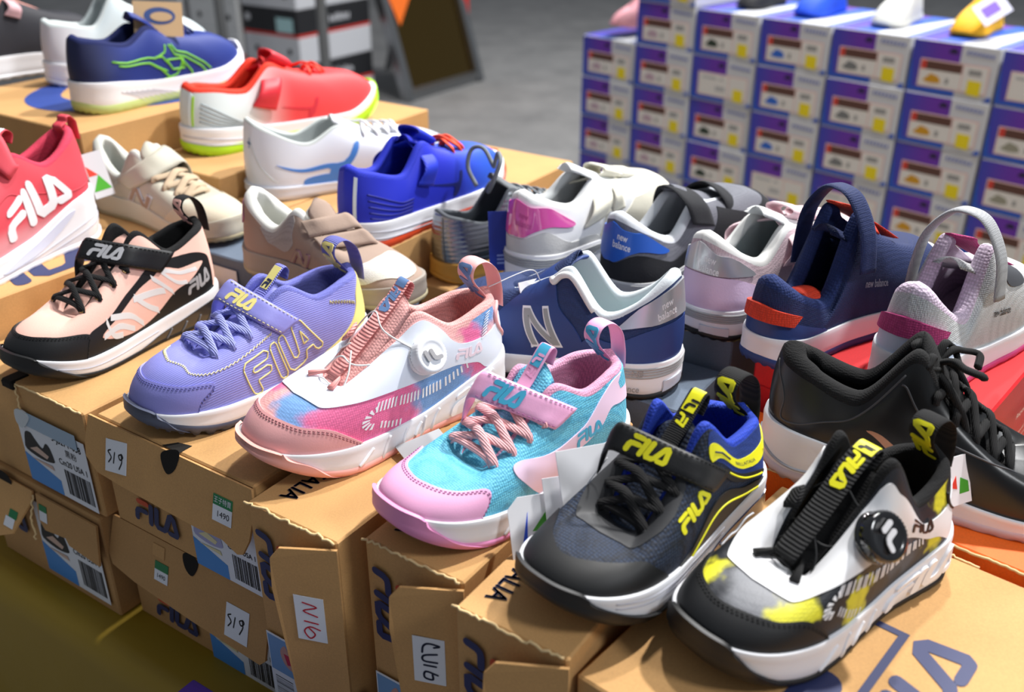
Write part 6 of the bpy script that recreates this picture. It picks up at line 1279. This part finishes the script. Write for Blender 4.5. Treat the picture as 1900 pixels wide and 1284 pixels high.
# beige and taupe
s = Shoe('trainer', 'beige trainer with a taupe letter patch and tan laces, toe towards the right', FIT['beige'])
BGE = mat('beige_leather', (188, 184, 168), .6, 'leather', bump=.2, scale=600); BGS = mat('sand_suede', (204, 194, 172), .85, 'leather', bump=.4, scale=500)
s.base(BGE, mat('pale_beige_lining', (206, 208, 200), .85), mat('beige_foam', (200, 196, 180), .6), mat('khaki_rubber', (160, 150, 120), .6), GREYIN, BGE, lug=.003, rc=.026, tonguetop=(.42, .38))
s.toecap(BGS, mirror([(72, -.01), (62, .29), (45, .55), (25, .66), (0, .7)]), .004, name='toe_overlay'); N_logo(s, mat('taupe_patch', (158, 134, 116), .7), mat('pale_patch_edge', (200, 204, 212), .6), [(106, .05), (86, .03), (76, .42), (98, .42)])
s.lace([26, 42, 56, 70], mat('tan_lace', (190, 168, 140), .8, 'rib', scale=200), .036, .86, .03, flat=.35)
s.tautstrap([(.41, .129, .173), (.482, .133, .208), (.535, .125, .236), (.56, .097, .254), (.569, .057, .267), (.576, .016, .278), (.581, -.028, .288), (.586, -.072, .299)], [(.273, .104, .203), (.359, .12, .247), (.415, .117, .28), (.455, .102, .307), (.476, .075, .327), (.488, .041, .345), (.482, -.006, .357), (.452, -.072, .361)], BGE)
s.panel('heel_counter', BGS, [(125, -.01), (135, .35), (150, .5), (180, .55), (210, .5), (235, -.01), (180, -.01)], .004, smooth=3)
s = Shoe('trainer', 'taupe suede trainer with a cream toe panel and two straps', FIT['taupe'])
TPS = mat('taupe_suede', (160, 138, 124), .85, 'leather', bump=.35, scale=500); TPG = mat('grey_taupe_mesh', (176, 170, 168), .8, 'mesh', scale=700)
s.base(TPS, mat('off_white_lining', (222, 222, 216), .85, 'leather', bump=.3, scale=700), mat('taupe_foam', (150, 140, 130), .6), MC['khaki_rubber'], mat('white_insole', (210, 212, 210), .9), TPS, lug=.003, rc=.030, tonguetop=(.45, .385))
s.panel('toe_panel', mat('cream_mesh', (232, 228, 214), .75, 'mesh', scale=700, bump=.3), [(50, .35), (47, .16), (32, .275), (18, .28), (5, .19), (-15, .3), (-20, .6), (0, .66), (20, .62), (38, .58), (46, .5)], .004, smooth=3)
s.panel('quarter', TPG, [(140, .97), (132, .70), (118, .36), (108, .22), (102, .40), (104, .6), (108, .97)], .003, smooth=3)
s.panel('heel_patch', mat('mauve_patch', (176, 110, 140), .5), [(180, .95), (168, .9), (160, .7), (165, .5), (180, .45), (195, .5), (200, .7), (192, .9)], .006, smooth=3)
N_logo(s, TPS, mat('mauve_edge', (150, 110, 120), .7), [(104, .06), (90, .06), (84, .40), (98, .36)])
s.tautstrap([(.514, .125, .258), (.537, .103, .263), (.557, .079, .267), (.576, .053, .27), (.59, .023, .271), (.605, -.008, .271), (.619, -.039, .272), (.634, -.07, .272)], [(.447, .103, .315), (.475, .09, .323), (.503, .077, .33), (.519, .052, .332), (.53, .022, .331), (.541, -.009, .33), (.553, -.039, .329), (.565, -.07, .328)], TPS); s.tautstrap([(.596, .136, .227), (.621, .114, .229), (.635, .082, .225), (.651, .049, .221), (.666, .016, .217), (.682, -.016, .213), (.698, -.049, .21), (.715, -.082, .206)], [(.53, .118, .259), (.55, .094, .262), (.569, .069, .264), (.587, .042, .265), (.604, .014, .266), (.621, -.014, .266), (.638, -.042, .267), (.655, -.07, .268)], TPS)
# ---------------------------------------------------------------- children's shoes standing on the purple boxes
def onbox(label, cx, cy, z, yaw, c, L=.20, **k):
    m_ = mat(label.split()[0]+'_slip_on', c, .7, 'leather', bump=.2, scale=300)
    q = dict(FIT['asics']); q.update(hz=.36, az=.30, cz=.40, vx=.66, vz=.24, s0=.07, s1=.06, s2=.06, s3=.08, tb=.04, W=1.15, side=1, L=L, yaw=yaw, z=z)
    a = math.radians(yaw); q['X'] = cx-math.sin(a)*L; q['Y'] = cy-math.cos(a)*L
    s = Shoe('child_shoe', label, q); s.base(m_, m_, m_, None, GREYIN, m_, tonguetop=(.36, .46)); return s
YW = math.degrees(math.atan2(-PX[0], -PX[1]))
def atbox(i, back, side): P = np.array([1.026, 2.104])+PD*(.197*i-.190+side)+PX*back; return P
for (lab, i, back, side, z, cc, L, dy) in (('yellow child shoe with a paper tag, on the sixth stack of purple boxes', 1, .06, .115, .058, (232, 176, 20), .20, -4), ('white child shoe on the fifth stack of purple boxes', 2, .05, .10, .058, (206, 208, 204), .20, -6), ('blue child shoe on the fourth stack of purple boxes', 3, .05, .11, .058, (30, 80, 210), .20, -4), ('pink child shoe on the low first stack of purple boxes', 6, .03, .10, -.034, (214, 150, 160), .19, 0), ('black child shoe on the third stack of purple boxes', 4, .055, .09, .058, (30, 30, 34), .18, 0)):
    P = atbox(i, back, side); onbox(lab, P[0], P[1], z, YW+dy, cc, L)
# ---------------------------------------------------------------- tags
def card(name, label, c, ux, uy, w_, h_, m, th=.0012, chamfer=0., parts=(), cat='tag', string=None):
    """a small stiff card: centre c, directions ux (width) and uy (height)"""
    ux = np.array(ux, float); ux /= np.linalg.norm(ux); uy = np.array(uy, float); uy -= ux*np.dot(ux, uy); uy /= np.linalg.norm(uy); n = np.cross(ux, uy)
    o = empty(name, tuple(c), 0, label, cat); P = [(-w_/2, -h_/2), (w_/2, -h_/2), (w_/2, h_/2-chamfer), (w_/2-chamfer, h_/2), (-w_/2+chamfer, h_/2), (-w_/2, h_/2-chamfer)]
    sf = plane((0, 0, 0), ux, uy); mb = MB(); overlay(mb, sf, [P], th, 0, .02); mb.build('card', m, o, smooth=False)
    mb = MB(); N_ = len(P); b_ = [ux*x+uy*y for x, y in P]; mb.add(b_, [tuple(range(N_))[::-1]]); mb.build('card_back', m, o, smooth=False)
    for (nm, L, mm) in parts: mb = MB(); overlay(mb, sf, [L], .0003, th, .02); mb.build(nm, mm, o)
    if string: mb = MB(); tube(mb, catmull([np.array(p)-np.array(c) for p in string], 8), .0005, 5); mb.build('string', mat('clear_string', (220, 222, 226), .3), o)
    return o, sf
CW_ = mat('white_tag_card', (240, 240, 244), .5); TG = mat('tag_green', (70, 160, 40), .5); TR = mat('tag_red', (226, 60, 40), .5); TB = mat('tag_blue', (34, 80, 214), .5)
def world_of(shoe, x, y, z):
    q = FIT[shoe]; return world(np.array([[x, y*q['side'], z]]), q)[0]
# white tags of the navy and yellow trainer, hanging over its far side
c0 = world_of('navyY', .62, -.21, .26)+np.array([.006, -.004, -.026])
fwd = np.array([math.sin(math.radians(FIT['navyY']['yaw'])), math.cos(math.radians(FIT['navyY']['yaw'])), 0]); lft = np.array([-fwd[1], fwd[0], 0])
vU = np.array([0, .55, 1.]); vR = np.array([.93, .30, 0])
card('hang_tag', 'blank white hang tag leaning between the aqua and the navy trainers', c0+np.array([.004, .006, .012]), vR, vU, .050, .062, CW_, string=[world_of('navyY', .60, -.12, .36), c0+np.array([-.004, -.006, .02]), c0+np.array([.002, -.008, .0]), c0+np.array([-.010, -.008, -.02]), c0+np.array([.002, -.007, -.028])])
card('hang_tag', 'blank white card in front of the other, touching the aqua trainer', c0+np.array([-.010, -.001, -.010]), (.95, .25, 0), vU, .040, .066, CW_)
o, sf = card('hang_tag', 'rounded tag with blue, green and red shapes beneath the white cards', c0+np.array([-.036, -.006, -.014]), (.95, .25, 0), vU, .040, .050, CW_, chamfer=.008, parts=[('tag_shape', [(-.015, -.020), (.010, -.020), (-.008, -.004), (-.006, .014)], TB), ('tag_shape', [(-.004, .000), (.012, .000), (.012, .018)], TG), ('tag_shape', [(-.004, -.003), (.012, -.003), (.010, -.017)], TR)])
mb = MB(); text_on(mb, sf, '舒適', (-.003, -.0165), (.006, 0), (0, .006), .0018); mb.build('lettering', CW_, o)
# tags beside the pink trainer's heel
c1 = world_of('pink', -.03, .10, .24)+np.array([.020, .030, .002])
card('hang_tag', 'white price tag with grey print behind the pink trainer\'s heel', c1, (.85, .52, 0), (-.25, .35, 1), .034, .060, CW_, parts=[('tag_print', [(-.010, y_), (.012, y_), (.012, y_+.003), (-.010, y_+.003)], BARK) for y_ in (.010, .0, -.010)]+[('tag_print', [(-.012, -.026), (.012, -.026), (.012, -.019), (-.012, -.019)], BARK)], string=[c1+np.array([0, 0, .03]), c1+np.array([-.01, -.01, .045]), world_of('pink', .05, .03, .40)])
card('hang_tag', 'green and red diamond-printed tag beside the navy trainer with the letter patch', c1+np.array([.020, .004, .004]), (.85, .52, 0), (-.35, .35, 1), .034, .050, CW_, chamfer=.010, parts=[('tag_shape', [(-.014, .002), (.014, .002), (-.006, .022)], TG), ('tag_shape', [(-.012, -.001), (.006, -.001), (-.002, -.022)], TR), ('tag_shape', [(.009, -.001), (.015, -.001), (.015, -.020), (.001, -.020)], TG)])
# tag by the front right trainer's heel
c2 = world_of('bwy', -.02, .06, .20)+np.array([.010, .020, .0])
card('hang_tag', 'white tag with green edge against the large black trainer', c2, (.9, .4, 0), (-.3, .3, 1), .026, .036, CW_, parts=[('tag_shape', [(.002, -.010), (.011, -.010), (.011, -.002), (.004, .002)], TG), ('tag_shape', [(-.006, -.004), (.0, -.006), (.0, .004)], TR)])
# blue tag by the silver shoe
c3 = world_of('silver', .10, .33, .30)
card('hang_tag', 'royal blue tag standing between the silver shoe and the white trainer', c3+np.array([.022, -.014, .004]), (1, .12, 0), (0, .25, 1), .032, .062, mat('royal_blue_card', (22, 50, 150), .45), parts=[('tag_print', [(-.008, y_), (.012, y_), (.012, y_+.002), (-.008, y_+.002)], mat('tag_pale_print', (140, 160, 220), .5)) for y_ in (-.016, -.020, -.024)])
# kraft tag on the navy running shoe
c4 = world_of('asics', .56, -.03, .35)
o, sf = card('hang_tag', 'square kraft tag with a blue ring standing on the navy running shoe', c4+np.array([.010, -.03, .010]), (.93, .3, -.08), (-.10, .25, 1), .062, .044, mat('kraft_tag', (206, 174, 132), .7), parts=[('printed_ring', [(.002+.020*math.cos(a), .004+.011*math.sin(a)) for a in np.linspace(0, 2*math.pi, 20, endpoint=False)], mat('tag_navy_ring', (60, 84, 140), .6)), ('ring_centre', [(.004+.014*math.cos(a), .003+.006*math.sin(a)) for a in np.linspace(0, 2*math.pi, 20, endpoint=False)], MC['kraft_tag'])])
o.children[-1].location = tuple(np.cross(np.array([.93, .3, -.08]), np.array([-.10, .25, 1]))*.0005)
card('hang_tag', 'green-edged tag hanging behind the coral red trainer', world_of('redfila', -.06, .03, .25), (.5, .8, 0), (-.4, -.1, 1), .026, .052, mat('tag_pale_grey', (200, 200, 204), .5), parts=[('tag_shape', [(-.012, -.018), (.012, -.018), (.0, .0)], TG), ('tag_shape', [(-.012, .0), (.0, .0), (-.012, .012)], TR)])
P = atbox(1, .03, .06); card('hang_tag', 'printed paper tag on the yellow child shoe', (P[0]+.02, P[1]+.02, .125), (.8, .5, .3), (-.4, .5, .7), .09, .05, mat('tag_paper_lilac', (200, 200, 220), .6), parts=[('tag_shape', [(-.03, -.012), (.02, -.012), (.02, .012), (-.03, .012)], mat('tag_purple', (120, 90, 180), .6))])
card('hang_tag', 'grey and black tag lying between the pink and the aqua trainers', (-.070, .672, .0075), (.86, .50, .12), (-.30, .80, .10), .040, .030, mat('tag_silver_card', (190, 190, 192), .4), parts=[('tag_shape', [(-.018, -.014), (.018, -.014), (.018, -.005), (-.018, -.007)], BARK)])
